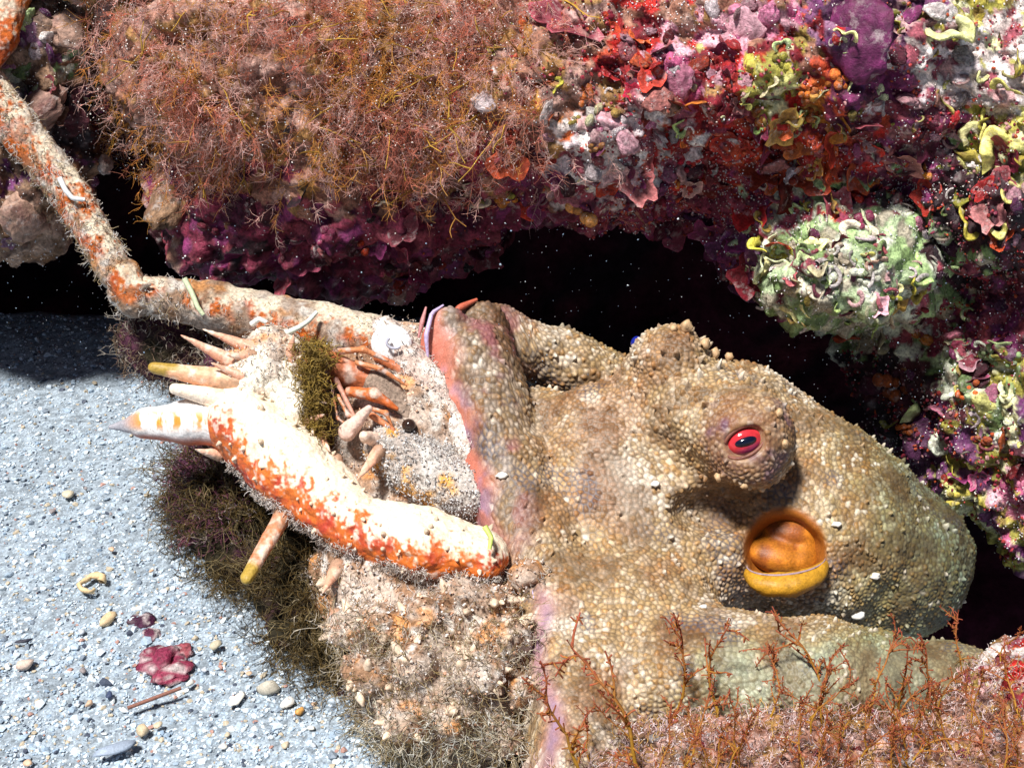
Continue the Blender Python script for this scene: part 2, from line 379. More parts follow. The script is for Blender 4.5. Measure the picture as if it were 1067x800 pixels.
ledge = mkobj('rock_ledge', mapw(V), Q, M_ROCK, RC, origin=mapw(A(600, 100, -100))); tag(ledge, 'overhanging reef rock crusted with red and pink algae', kind='structure')

# rock at the left, behind the crab's leg; unseen outer lobe added to shade the cave
V, Q = nets(ell_union([(40, 70, -130, 75, 110, 100), (20, 190, -160, 70, 75, 90), (-70, 120, -140, 120, 170, 110), (60, -40, -150, 110, 110, 110), (-220, 90, -230, 230, 210, 190)], 30), (-470, -190, -440), (190, 330, 20), 6.0)
V, Q = subdiv(V, Q, 1); V = finish_rock(V, Q, 0.8, 3)
LC, _, _, _ = regional(V, [(40, 60, 60, 80, 'brown', 1.2), (20, 40, 40, 40, 'purple', 1), (70, 60, 30, 60, 'green', .6), (30, 220, 60, 40, 'brown', 1.4), (10, 190, 60, 40, 'purple', 1.0), (60, 130, 60, 40, 'dark', 1.2), (20, 80, 30, 30, 'green', .6)], seed=3)
side = mkobj('side_rock', mapw(V), Q, M_ROCK, LC); tag(side, 'smaller dark reef rock at the left behind the crab leg', kind='structure')
SIDEV, SIDEN = V, normals(V, Q)

# low rock in front at the right, under the seaweed
V, Q = nets(ell_union([(860, 850, 215, 280, 110, 120), (1080, 755, 165, 110, 85, 90), (700, 860, 230, 170, 90, 100), (1150, 850, 200, 200, 130, 120)], 40), (480, 640, 60), (1360, 980, 370), 5.0)
V, Q = subdiv(V, Q, 1); V = finish_rock(V, Q, 0.6, 5)
FC, _, _, _ = regional(V, [(860, 770, 250, 60, 'felt', 1.8), (760, 760, 120, 60, 'white', 1.0), (1040, 700, 50, 40, 'white', 1.0), (1060, 710, 30, 30, 'red', .9), (1010, 690, 40, 30, 'yellow', .6), (950, 780, 100, 50, 'white', .9), (700, 780, 120, 40, 'brown', 1.0)], seed=5)
front = mkobj('rock_shelf', mapw(V), Q, M_ROCK, FC); tag(front, 'low rock at the lower right carrying red brown seaweed', kind='structure')
FRV, FRN = V, normals(V, Q)

# the cave behind: one sheet curving from the sea bed up and over
prof = np.array([(900, -430), (640, -470), (430, -560), (250, -620), (80, -560), (-60, -420), (-170, -240), (-260, -120), (-420, -150), (-700, -420), (-1100, -900)], float)
t = np.linspace(0, len(prof) - 1, 90); pr = np.stack([np.interp(t, np.arange(len(prof)), prof[:, i]) for i in (0, 1)], 1)
xs = np.linspace(-1500, 2600, 150)
CV = np.zeros((len(xs), len(pr), 3)); CV[:, :, 0] = xs[:, None]; CV[:, :, 1] = pr[None, :, 0]; CV[:, :, 2] = pr[None, :, 1]
sidew = np.maximum(sstep(150, -700, xs), sstep(1000, 1900, xs)); CV[:, :, 2] += sidew[:, None] * 430 * sstep(-350, 100, pr[:, 0])[None]
CV = CV.reshape(-1, 3); CV += np.stack([fbm(CV, 160, 4, 70 + i) for i in range(3)], 1) * 55
ci = np.arange(len(CV)).reshape(len(xs), len(pr)); CQ = np.stack([ci[:-1, :-1], ci[:-1, 1:], ci[1:, 1:], ci[1:, :-1]], -1).reshape(-1, 4)
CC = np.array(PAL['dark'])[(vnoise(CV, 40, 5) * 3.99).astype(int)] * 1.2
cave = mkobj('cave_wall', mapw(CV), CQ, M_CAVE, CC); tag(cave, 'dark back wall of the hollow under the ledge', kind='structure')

# front-most surface lookup for seating growth
class Front:
    def __init__(s, V, N, b=4):
        s.b = b; s.V = V; s.N = N; s.d = {}
        key = np.floor(V[:, :2] / b).astype(int); o = np.argsort(V[:, 2]); s.d = {(k0, k1): i for i, (k0, k1) in zip(o, key[o])}
    def at(s, x, y):
        k0, k1 = int(math.floor(x / s.b)), int(math.floor(y / s.b)); best = None
        for dx in (0, -1, 1, -2, 2):
            for dy in (0, -1, 1, -2, 2):
                i = s.d.get((k0 + dx, k1 + dy))
                if i is not None: return i
        return None
FRONT = Front(ROCKV, ROCKN); SIDE = Front(SIDEV, SIDEN); SHELF = Front(FRV, FRN)
def wnormal(n): v = n[0] * RGT - n[1] * UPV - n[2] * FWD; return v / np.linalg.norm(v)

# ------------------------------------------------------------------ growth on the rock: prototypes (local +Z = outwards)
def proto(name, V, Fc, C):
    me = raw_mesh(name, V * K, Fc); setcol(me, C); me.materials.append(M_ROCK); return me
def plate_mesh(seed):
    r = np.random.RandomState(seed); na, nr = 26, 4; th = np.linspace(0, 2 * math.pi, na, endpoint=False)
    rim = 1 + 0.18 * np.sin(th * r.randint(3, 6) + r.rand() * 6) + 0.1 * np.sin(th * r.randint(6, 10) + r.rand() * 6)
    V = []; C = []
    for s in (1, -1):
        for k in range(nr):
            q = (k + (0.15 if k == 0 else 0)) / (nr - 1)
            z = 0.35 * q * q + 0.13 * q * np.sin(th * 3 + seed) + (0.05 if s > 0 else -0.03) * (1 - (q > .99))
            V.append(np.stack([rim * q * np.cos(th), rim * q * np.sin(th), z], 1)); C.append(np.full((na, 3), 0.85 + (0.75 if k == nr - 1 else 0) - 0.25 * (s < 0)))
    V = np.concatenate(V); C = np.concatenate(C); Qs = []; i = np.arange(na); j = (i + 1) % na
    for s in (0, 1):
        for k in range(nr - 1):
            a = s * nr * na + k * na; q = np.stack([a + i, a + j, a + na + j, a + na + i], 1); Qs.append(q[:, ::-1] if s == 0 else q)
    e0, e1 = (nr - 1) * na, (2 * nr - 1) * na
    Qs.append(np.stack([e0 + i, e0 + j, e1 + j, e1 + i], 1))
    return proto('plate', V, np.concatenate(Qs), C)
def lump_mesh(seed, k=0.5):
    V = ICO3.copy(); f1, f2, c = worley(V + seed * 3.1, 0.45, seed); d = 1 + (0.5 - f1) * k + fbm(V + seed, 1.1, 4, seed) * 0.75
    V = V * d[:, None]; V[:, 2] = V[:, 2] * 0.5 + 0.1
    return proto('lump', V, ICO3F, np.repeat((0.55 + 0.75 * sstep(0.0, 0.35, f2 - f1) * (0.6 + 0.6 * c))[:, None], 3, 1))
def tube_mesh(seed, closed=False):
    r = np.random.RandomState(seed); m = 16; a = np.linspace(0, r.uniform(2.5, 5.5), m); rad = np.linspace(0.95, 0.55, m)
    P = np.stack([np.cos(a) * rad, np.sin(a) * rad, 0.1 + np.linspace(0, 0.55, m) ** 2], 1)[None]
    V1, Q1 = tubes(P, np.linspace(0.14, 0.27, m)[None], 8)
    e = P[0, -1]; V2, Q2 = tubes((P[:, -4:] - 0)[:, ::-1], np.array([[.2, .18, .16, .15]]), 8)
    C = np.concatenate([np.full((len(V1), 3), 1.0), np.full((len(V2), 3), 0.12)]); C[len(V1) - 8:len(V1)] = 1.5
    return proto('tube', np.concatenate([V1, V2]), np.concatenate([Q1, Q2[:, ::-1] + len(V1)]), C)
def curl_mesh(seed):
    """a thick ruffled crescent with a pale rim"""
    r = np.random.RandomState(seed); m = 18; a = np.linspace(0, r.uniform(2.6, 4.4), m); V = []; C = []
    for i, t in enumerate(a):
        wv = 0.75 + 0.2 * math.sin(t * 3 + seed); out = np.array([math.cos(t), math.sin(t), 0]); hgt = 0.55 + 0.2 * math.sin(t * 4.3 + seed)
        taper = min(1, 4 * min(i + .5, m - i - .5) / m); th = 0.13 * taper
        for (o, z, c) in ((wv * .75, 0, .5), (wv * .92, hgt * .5 * taper, .85), (wv * 1.25, hgt * taper, 1.6), (wv * 1.25 - th, (hgt + .05) * taper, 1.7), (wv * .85 - th, hgt * .6 * taper, .9), (wv * .65, 0, .45)):
            V.append(out * o + np.array([0, 0, z])); C.append((c, c, c * (.75 if c > 1 else .9)))
    V = np.array(V); i = np.arange(m - 1)[:, None] * 6; k = np.arange(6)[None]; kk = (k + 1) % 6
    Qd = np.stack(np.broadcast_arrays(i + k, i + 6 + k, i + 6 + kk, i + kk), -1).reshape(-1, 4)
    return proto('curl', V, Qd, np.array(C))
def bead_mesh(seed):
    """cluster of rounded lobes"""
    r = np.random.RandomState(seed); Vs = []; Fs = []; Cs = []
    for k in range(7):
        c = np.array([*r.normal(0, .5, 2), r.uniform(.1, .4)]); s = r.uniform(.25, .5); Fs.append(ICO2F + len(ICO2) * k); Vs.append(ICO2 * s + c); Cs.append(np.full((len(ICO2), 3), r.uniform(.6, 1.3)))
    return proto('bead', np.concatenate(Vs), np.concatenate(Fs), np.concatenate(Cs))
PROTO = {'algae_plate': [plate_mesh(i) for i in range(6)], 'coralline_lump': [lump_mesh(i + 20) for i in range(6)], 'worm_tube': [tube_mesh(i + 40) for i in range(6)],
         'algae_curl': [curl_mesh(i + 60) for i in range(6)], 'sponge_cluster': [bead_mesh(i + 80) for i in range(5)]}
TM = {}
def tmat(pal, i):
    if (pal, i) not in TM: TM[(pal, i)] = vcmat('%s_growth_%d' % (pal, i), 0.6, 0.3, 6000, 0.55, 1.0, 0.0016, tint=tuple(.8 * x for x in PAL[pal][i]))
    return TM[(pal, i)]
def seat(name, kind, i, V, N, size, pal, tilt, parent=None, sink=0.25, flat=0.8, mi=None):
    P = mapw(V[i]); nn = wnormal(N[i]); nn = nn + tilt * R.normal(0, 1, 3); nn /= np.linalg.norm(nn)
    rot = Vector(nn).to_track_quat('Z', 'Y').to_matrix().to_4x4() @ Matrix.Rotation(R.uniform(0, 6.28), 4, 'Z')
    s = size * (D0 - V[i][2] * K) / D0
    me = PROTO[kind][R.randint(len(PROTO[kind]))]; ob = bpy.data.objects.new(name, me); COL.objects.link(ob)
    loc = P - nn * s * K * sink
    ob.matrix_world = Matrix.Translation(Vector(loc)) @ rot @ Matrix.Diagonal((s * R.uniform(.8, 1.2), s * R.uniform(.8, 1.2), s * flat, 1))
    if parent is not None:
        ob.parent = parent; ob.matrix_parent_inverse = Matrix.Translation(-parent.location)
    ob.material_slots[0].link = 'OBJECT'; ob.material_slots[0].material = tmat(pal, R.randint(len(PAL[pal])) if mi is None else mi)
    return ob
# (name, prototype, x, y, spread x, spread y, count, size range, palettes, tilt)
GROW = [
 ('algae_plate', 'algae_plate', 830, 165, 60, 22, 34, (7, 18), ['red', 'red', 'orange'], .5), ('algae_plate', 'algae_plate', 655, 70, 28, 35, 22, (6, 13), ['red', 'red', 'rose'], .5),
 ('algae_plate', 'algae_plate', 760, 130, 40, 40, 24, (7, 15), ['rose', 'red', 'maroon'], .5), ('algae_plate', 'algae_plate', 560, 200, 90, 30, 26, (7, 15), ['rose', 'maroon', 'red'], .6),
 ('algae_plate', 'algae_plate', 1000, 180, 50, 40, 22, (7, 16), ['red', 'maroon', 'rose'], .5), ('algae_plate', 'algae_plate', 350, 265, 90, 25, 24, (7, 15), ['maroon', 'dark', 'maroon'], .6),
 ('algae_plate', 'algae_plate', 750, 250, 45, 40, 20, (8, 18), ['maroon', 'red', 'purple'], .5), ('algae_plate', 'algae_plate', 990, 380, 70, 80, 26, (6, 13), ['maroon', 'red', 'pink'], .6),
 ('coralline_lump', 'coralline_lump', 690, 90, 40, 40, 20, (5, 10), ['pink', 'pink', 'white', 'red'], .4), ('coralline_lump', 'coralline_lump', 650, 165, 60, 35, 44, (5, 12), ['white', 'white', 'pink', 'rose'], .4),
 ('coralline_lump', 'coralline_lump', 780, 30, 60, 40, 24, (5, 10), ['pink', 'red', 'white'], .4), ('coralline_lump', 'coralline_lump', 900, 100, 120, 70, 50, (5, 11), ['red', 'maroon', 'white', 'maroon', 'pink'], .4),
 ('coralline_lump', 'coralline_lump', 1010, 80, 50, 60, 26, (5, 12), ['white', 'white', 'rose'], .4), ('coralline_lump', 'coralline_lump', 500, 230, 140, 50, 60, (5, 12), ['maroon', 'dark', 'maroon', 'maroon', 'rose'], .4),
 ('coralline_lump', 'coralline_lump', 1000, 410, 60, 90, 44, (5, 12), ['maroon', 'dark', 'purple', 'green', 'pink'], .4),
 ('algae_curl', 'algae_curl', 820, 100, 45, 30, 24, (7, 14), ['yellow', 'yellow', 'green'], .4), ('algae_curl', 'algae_curl', 1035, 130, 40, 60, 22, (9, 20), ['yellow', 'yellow'], .4),
 ('algae_curl', 'algae_curl', 1010, 30, 40, 30, 14, (9, 18), ['yellow', 'yellow'], .4), ('algae_curl', 'algae_curl', 875, 285, 62, 38, 70, (8, 18), ['green', 'white', 'green', 'yellow'], .4),
 ('algae_curl', 'algae_curl', 1010, 430, 50, 60, 26, (7, 14), ['green', 'yellow'], .4), ('algae_curl', 'algae_curl', 540, 60, 60, 50, 12, (6, 10), ['white', 'yellow'], .4), ('algae_curl', 'algae_curl', 530, 205, 60, 25, 8, (7, 12), ['yellow', 'white'], .4),
 ('worm_tube', 'worm_tube', 880, 285, 60, 38, 60, (6, 12), ['white', 'green', 'white'], .3), ('worm_tube', 'worm_tube', 660, 150, 90, 60, 26, (3.5, 7), ['white', 'white', 'pink'], .3), ('worm_tube', 'worm_tube', 1000, 130, 60, 90, 26, (4, 9), ['white', 'yellow'], .3),
 ('worm_tube', 'worm_tube', 1010, 400, 50, 80, 26, (4, 9), ['white', 'green'], .3), ('worm_tube', 'worm_tube', 820, 100, 90, 70, 22, (4, 8), ['white', 'yellow'], .3),
 ('sponge_cluster', 'sponge_cluster', 840, 95, 45, 35, 18, (7, 12), ['orange', 'yellow', 'orange'], .3), ('sponge_cluster', 'sponge_cluster', 600, 90, 45, 50, 18, (6, 12), ['orange', 'red', 'yellow'], .3), ('sponge_cluster', 'sponge_cluster', 770, 180, 110, 50, 22, (6, 11), ['red', 'maroon', 'orange'], .3),
 ('sponge_cluster', 'sponge_cluster', 980, 400, 60, 70, 20, (6, 11), ['yellow', 'red', 'green', 'orange'], .3), ('sponge_cluster', 'sponge_cluster', 350, 250, 120, 40, 24, (6, 11), ['maroon', 'dark', 'red'], .3)]
for (nm, kd, x, y, sx, sy, cnt, szr, pals, tl) in GROW:
    for _ in range(int(cnt * (.55 if kd in ('coralline_lump', 'sponge_cluster') else .8))):
        for _try in range(6):
            i = FRONT.at(R.normal(x, sx), R.normal(y, sy))
            if i is not None: break
        if i is None: continue
        seat(nm, kd, i, ROCKV, ROCKN, R.uniform(*szr) * (1.3 if kd == 'algae_plate' else 1.12), pals[R.randint(len(pals))], tl, ledge)
for (nm, x, y, sx, sy, cnt, szr, pals) in [('coralline_lump', 45, 70, 30, 60, 26, (6, 13), ['brown', 'purple', 'green', 'white']), ('algae_plate', 40, 130, 40, 80, 16, (7, 14), ['maroon', 'brown', 'purple'])]:
    for _ in range(cnt):
        i = SIDE.at(R.normal(x, sx), R.normal(y, sy))
        if i is not None: seat(nm, nm, i, SIDEV, SIDEN, R.uniform(*szr), pals[R.randint(len(pals))], .4, side)
for (nm, kd, cnt, szr, pals) in [('coralline_lump', 'coralline_lump', 50, (4, 9), ['felt', 'white', 'felt', 'rose']), ('algae_plate', 'algae_plate', 10, (5, 10), ['red', 'rose', 'maroon']), ('algae_curl', 'algae_curl', 14, (5, 9), ['yellow', 'white'])]:
    for _ in range(cnt):
        i = SHELF.at(R.uniform(620, 1080), R.uniform(680, 800))
        if i is not None: seat(nm, kd, i, FRV, FRN, R.uniform(*szr), pals[R.randint(len(pals))], .4, front)

# the larger growths that can be told apart
BIG = [
 ('red_alga_plate', 'algae_plate', 588, 22, 34, 'rose', 2, 'large dull red algae plate with pale rim near top centre', 'alga'),
 ('red_alga_plate', 'algae_plate', 890, 183, 24, 'red', 1, 'bright red algae plate at the edge of the ledge above the green crust', 'alga'),
 ('red_alga_plate', 'algae_plate', 848, 185, 22, 'red', 0, 'scarlet algae plate left of the brightest one under the ledge', 'alga'),
 ('red_alga_plate', 'algae_plate', 870, 150, 24, 'red', 0, 'deep red broad algae plate above the two lowest red plates', 'alga'),
 ('purple_sponge', 'coralline_lump', 893, 42, 34, 'maroon', 4, 'rounded purple crust lump near the top right with silt on it', 'sponge'),
 ('pink_coralline', 'coralline_lump', 775, 28, 20, 'pink', 1, 'bright pink coralline lump beside the purple crust lump', 'coralline alga'),
 ('pink_coralline', 'coralline_lump', 700, 85, 22, 'pink', 0, 'rosy pink coralline patch in the middle of the ledge', 'coralline alga'),
 ('pink_coralline', 'coralline_lump', 637, 125, 18, 'pink', 1, 'pale pink coralline lump above the white silted patch', 'coralline alga'),
 ('yellow_alga_curl', 'algae_curl', 985, 22, 30, 'yellow', 3, 'yellow curled alga with white edge at the top right', 'alga'),
 ('yellow_alga_curl', 'algae_curl', 1045, 165, 30, 'yellow', 1, 'bright yellow curled alga at the right edge under the ledge lip', 'alga'),
 ('yellow_alga_curl', 'algae_curl', 885, 78, 18, 'yellow', 3, 'white edged yellow green curl below the purple crust lump', 'alga'),
 ('orange_sponge', 'sponge_cluster', 935, 407, 14, 'orange', 0, 'small orange sponge on the dark rock at right', 'sponge'),
 ('ring_sponge', 'algae_curl', 965, 437, 22, 'green', 1, 'pale green ring shaped growth on the dark rock at right', 'sponge'),
 ('orange_sponge', 'sponge_cluster', 600, 217, 16, 'orange', 2, 'glossy orange sponge on the underside of the ledge', 'sponge'),
 ('white_shell', 'algae_plate', 428, 214, 10, 'white', 1, 'small white shell on the dark underside of the ledge', 'shell'),
 ('pale_alga_curl', 'algae_curl', 490, 205, 20, 'white', 0, 'pale cream folded growth under the fuzzy algae', 'alga')]
for (nm, kd, x, y, s, pal, mi, lab, cat) in BIG:
    i = FRONT.at(x, y)
    if i is not None: tag(seat(nm, kd, i, ROCKV, ROCKN, s, pal, .15, None, 0.1, 1.0 if kd != 'coralline_lump' else .8, mi), lab, cat)
for (x, y, s, lab) in [(45, 108, 24, 'tan lump of sponge on the left rock just above the crab leg'), (28, 226, 24, 'tan lump of sponge below the crab leg at the left edge'), (70, 30, 18, 'small tan sponge lump near the top of the left rock')]:
    i = SIDE.at(x, y)
    if i is not None: tag(seat('tan_sponge', 'coralline_lump', i, SIDEV, SIDEN, s, 'brown', .1, None, .1, .8, 3), lab, 'sponge')
i = FRONT.at(175, 215)
if i is not None: tag(seat('tan_sponge', 'coralline_lump', i, ROCKV, ROCKN, 24, 'brown', .1, None, .1, .8, 1), 'brown sponge lump with yellow edge in the dark gap under the fuzzy algae', 'sponge')

# silt specks and tiny grains caught on the rock
def specks(name, V, N, n, wfun, parent, r=(0.5, 1.3), pal=((.8, .78, .76), (.7, .6, .55), (.62, .62, .68))):
    p = wfun(V).clip(0); i = R.choice(len(V), n, p=p / p.sum()); P = V[i] + N[i] * R.uniform(0.2, 1.5, (n, 1)) + R.normal(0, 1, (n, 3))
    pal = np.array(pal); return scatter(name, P, R.uniform(*r, n), pal[R.choice(len(pal), n)], M_SPECK, parent=parent)
vis = lambda V, N: ((V[:, 0] > -20) & (V[:, 0] < 1090) & (V[:, 1] > -15) & (V[:, 1] < 830) & (N[:, 2] > -0.15)).astype(float)
specks('silt_specks', ROCKV, ROCKN, 13000, lambda V: vis(V, ROCKN) * (0.25 + sstep(480, 700, V[:, 0])) * (0.15 + 1.5 * vnoise(V, 60, 3) ** 2), ledge, (.4, 1.4))
specks('crust_grains', ROCKV, ROCKN, 4500, lambda V: vis(V, ROCKN) * (np.hypot((V[:, 0] - 880) / 110, (V[:, 1] - 285) / 80) > 1) * sstep(380, 620, V[:, 0]) * vnoise(V, 50, 9) ** 2, ledge, (1.2, 3.0), ((.4, .2, .2), (.3, .03, .05), (.4, .05, .05), (.2, .03, .06), (.45, .08, .03)))
specks('silt_specks', FRV, FRN, 3000, lambda V: vis(V, FRN), front)
specks('silt_specks', SIDEV, SIDEN, 1200, lambda V: vis(V, SIDEN), side)

# fuzzy filament algae on the left of the ledge
wf = vis(ROCKV, ROCKN) * np.exp(-(np.abs((ROCKV[:, 0] - 340) / 205) ** 4 + np.abs((ROCKV[:, 1] - 65) / 108) ** 4)) * (0.15 + sstep(.3, .6, vnoise(ROCKV, 70, 21)))
def fuzz(name, n, L, r, pal, prob, curl, label, cat, branch, down=.3):
    i = R.choice(len(ROCKV), n, p=wf / wf.sum()); P0 = ROCKV[i] + R.normal(0, 2, (n, 3))
    d = ROCKN[i] * 0.9 + R.normal(0, .5, (n, 3)) + A(0, down, .1); pal = np.array(pal)
    return strands(name, P0, d, R.uniform(*L, n), 5, curl, r, pal[R.choice(len(pal), n, p=prob)] * R.uniform(.7, 1.25, (n, 1)), M_ALGA, label=label, cat=cat, branch=branch)
nf = 3000; i = R.choice(len(ROCKV), nf, p=wf / wf.sum()); P0 = ROCKV[i] + R.normal(0, 2, (nf, 3))
flow = np.stack([vnoise(P0, 60, 31) - .5, vnoise(P0, 60, 32) - .35, vnoise(P0, 60, 33) - .4], 1) * 2.2
Lp = R.uniform(22, 55, nf); MS = walk(P0, ROCKN[i] * .9 + flow + R.normal(0, .25, (nf, 3)), Lp, 8, .16)
hue = np.array([(.7, .35, .27), (.64, .27, .18), (.78, .5, .44), (.66, .36, .1), (.62, .2, .16)]); hc = np.minimum(hue * A(1.25, 1.28, 1.32), .9)[((vnoise(P0, 45, 34) * .6 + R.rand(nf) * .4) * 4.99).astype(int)] * R.uniform(.8, 1.25, (nf, 1))
nb = 19; kk = R.randint(1, 8, (nf, nb)); ii = np.arange(nf)[:, None]; T_ = MS[ii, np.minimum(kk + 1, 7)] - MS[ii, kk - 1]; T_ /= np.linalg.norm(T_, axis=2, keepdims=True)
BS = walk(MS[ii, kk].reshape(-1, 3), (T_ * .7 + R.normal(0, .6, (nf, nb, 3))).reshape(-1, 3), np.repeat(Lp, nb) * R.uniform(.12, .38, nf * nb), 4, .3)
Va, Qa = tubes(MS, (.45 * np.linspace(1, .4, 8))[None]); Vb, Qb = tubes(BS, (.24 * np.linspace(1, .5, 4))[None])
tag(mkobj('fuzzy_algae', mapw(np.concatenate([Va, Vb])), np.concatenate([Qa, Qb + len(Va)]), M_FUZZ, np.concatenate([np.repeat(hc * .8, 24, 0), np.repeat(hc, nb * 12, 0)])), 'soft pinkish brown fuzz of fine algae on the upper left of the ledge', 'algae', kind='stuff')
fuzz('golden_algae', 160, (40, 80), 1.2, [(.45, .26, .04), (.35, .17, .04)], [.6, .4], .22, 'golden brown threads running through the pinkish fuzz', 'algae', 1)
i = R.choice(len(ROCKV), 5000, p=wf / wf.sum())
tag(scatter('fuzz_specks', ROCKV[i] + ROCKN[i] * R.uniform(8, 40, (5000, 1)) + R.normal(0, 4, (5000, 3)), R.uniform(.5, 1.1, 5000), np.broadcast_to(A(.75, .68, .64), (5000, 3)), M_SPECK), 'pale silt caught in the fuzzy algae', 'silt')
# ------------------------------------------------------------------ octopus
octo = empty('octopus', mapw(A(720, 700, 100)), 'tan warty octopus with red eye gripping the crab under the ledge', 'octopus')
CONES = [((760, 472, 40), (930, 585, -5), 94, 84), ((722, 425, 122), (778, 458, 160), 50, 47), ((684, 444, 75), (698, 378, 108), 58, 41), ((720, 440, 85), (778, 458, 158), 66, 45),
         ((590, 650, 150), (528, 490, 125), 58, 47), ((528, 490, 125), (490, 380, 85), 47, 46), ((490, 380, 85), (500, 345, 60), 46, 30), ((590, 650, 150), (615, 820, 230), 58, 62),
         ((515, 350, 20), (600, 385, -15), 30, 33), ((600, 385, -15), (690, 420, -30), 33, 30),
         ((640, 700, 160), (850, 708, 175), 75, 62), ((850, 708, 175), (1000, 722, 140), 62, 46), ((1000, 722, 140), (1110, 770, 100), 46, 30)]
ELLS = [((700, 530, 60), (130, 120, 95), 0), ((630, 532, 85), (100, 132, 85), 0), ((565, 490, 62), (40, 85, 60), -.1), ((650, 660, 130), (105, 95, 80), 0), ((845, 545, 40), (120, 105, 90), .5)]
def octo_sdf(P):
    r = None
    for (c, q, ro) in ELLS:
        d = sd_ell(P, c, q, ro); r = d if r is None else smin(r, d, 22)
    for i, (a, b, ra, rb) in enumerate(CONES):
        d = sd_cone(P, a, b, ra, rb); r = smin(r, d, 9 if i in (4, 5, 6, 8, 9) else 20)
    # thin pink web along the arm edge, and the skirt below
    r = smin(r, sd_ell(P, (462, 385, 98), (30, 66, 11), .12), 8); r = smin(r, sd_ell(P, (482, 458, 124), (24, 60, 11), -.3), 8)
    r = smin(r, sd_ell(P, (578, 690, 175), (24, 120, 30), -.1), 10)
    r = -smin(-r, sd_ell(P, (752, 534, 178), (62, 34, 66), .1), 9)                # fold under the eye
    # hollow round the siphon, socket of the eye
    r = -smin(-r, sd_ell(P, (818, 576, 138), (44, 43, 52), 0), 10)
    r = -smin(-r, sd_ell(P, (776, 460, 206), (20, 15, 12), -.3), 5)
    return r
V, Q = nets(octo_sdf, (420, 290, -140), (1130, 890, 310), 3.0)
V, Q = subdiv(V, Q, 1)
V = V + np.stack([fbm(V, 60, 2, 80 + i) for i in range(3)], 1) * 6; V = V + normals(V, Q) * (fbm(V, 22, 3, 84) * 3.5 * sstep(45, 70, np.hypot(V[:, 0] - 790, V[:, 1] - 520)))[:, None]
N = normals(V, Q)
aw = sstep(575, 520, V[:, 0])
MQ = V.copy(); MQ[:, 1] -= .42 * aw * (V[:, 1] - 480); SCL = (1 + .15 * sstep(830, 930, V[:, 0]) - .12 * np.exp(-((V[:, 0] - 720) / 80) ** 2 - ((V[:, 1] - 420) / 60) ** 2))[:, None]; MQ = A(720, 420, 50) + (MQ - A(720, 420, 50)) * SCL
def cells(MQ, sp):
    o = R.permutation(len(MQ)); key = np.floor(MQ[o] / sp).astype(np.int64); _, u = np.unique(key[:, 0] * 4000037 + key[:, 1] * 2003 + key[:, 2], return_index=True); S = MQ[o][u]
    sub = R.permutation(len(MQ))[:len(MQ) // 3]
    for it in range(2):
        kd = kdtree.KDTree(len(S)); [kd.insert(p, i) for i, p in enumerate(S)]; kd.balance()
        a = np.array([kd.find(p)[1] for p in MQ[sub]]); c = np.bincount(a, minlength=len(S)); S = np.stack([np.bincount(a, MQ[sub, k], len(S)) for k in range(3)], 1)[c > 2] / c[c > 2][:, None]
    kd = kdtree.KDTree(len(S)); [kd.insert(p, i) for i, p in enumerate(S)]; kd.balance()
    res = [kd.find_n(p, 2) for p in MQ]
    return np.array([r[0][1] for r in res]), np.array([r[0][2] for r in res]), np.array([r[1][2] for r in res]), S
cid, d1, d2, S = cells(MQ, 6.4)
ns = len(S); rnd = R.rand(ns); rnd2 = R.rand(ns)
edge = d2 - d1; dome = sstep(-1.5, 5.5, edge)
xe = 442 + np.maximum(V[:, 1] - 340, 0) * .27
smooth = np.clip(np.maximum(sstep(xe + 36 + 10 * np.sin(V[:, 1] / 11), xe + 8, V[:, 0]) * sstep(600, 540, V[:, 1]), np.exp(-((V[:, 0] - 560 - .1 * (V[:, 1] - 620) - 7 * np.sin(V[:, 1] / 19)) / 10) ** 2) * sstep(590, 640, V[:, 1])), 0, 1)
flat = np.maximum(smooth, .3 * sstep(655, 690, V[:, 1]) * sstep(700, 780, V[:, 0]))
eyeD = np.sqrt((V[:, 0] - 776) ** 2 + (V[:, 1] - 460) ** 2 + ((V[:, 2] - 202) * .7) ** 2)
flat = np.maximum(flat, sstep(27, 19, eyeD)); sip = np.sqrt((V[:, 0] - 818) ** 2 + (V[:, 1] - 572) ** 2); sipm = sstep(47, 40, sip) * (V[:, 2] > 60); flat = np.maximum(flat, sipm)
hgt = (1.3 + 1.9 * rnd[cid] ** 2 + (4 + 3 * np.exp(-((V[:, 0] - 730) / 70) ** 2 - ((V[:, 1] - 400) / 70) ** 2)) * (rnd2[cid] > .965)) * dome * (1 - flat) * (1 + .7 * np.exp(-((V[:, 0] - 715) / 70) ** 2 - ((V[:, 1] - 390) / 60) ** 2))
V2 = V + N * hgt[:, None]
# pigment, with some shade painted in
pal = A(1.0, 1.0, 1.02) * np.array([(.50, .34, .17), (.42, .28, .13), (.6, .45, .28), (.36, .24, .12), (.52, .4, .26), (.46, .27, .11)])
base = pal[(rnd * 5.99).astype(int)][cid] * (.8 + .38 * rnd2[cid])[:, None] * (.8 + .45 * vnoise(V, 3.2, 8))[:, None]
base = mix(base, np.broadcast_to(A(.75, .66, .55), base.shape), (sstep(.15, .6, fbm(S, 60, 3, 90) + .55 * (rnd2 - .5) + .3 * np.exp(-((S[:, 0] - 670) / 50) ** 2 - ((S[:, 1] - 500) / 50) ** 2)) * .8)[cid])
gre = np.clip(sstep(830, 930, V[:, 0]) * .75 + sstep(645, 690, V[:, 1]) * sstep(650, 760, V[:, 0]) * .9 + .5 * sstep(10, -30, V[:, 2]) + .35 * aw, 0, 1); base = mix(base, base * A(.72, .66, .8), aw * sstep(640, 560, V[:, 1]))
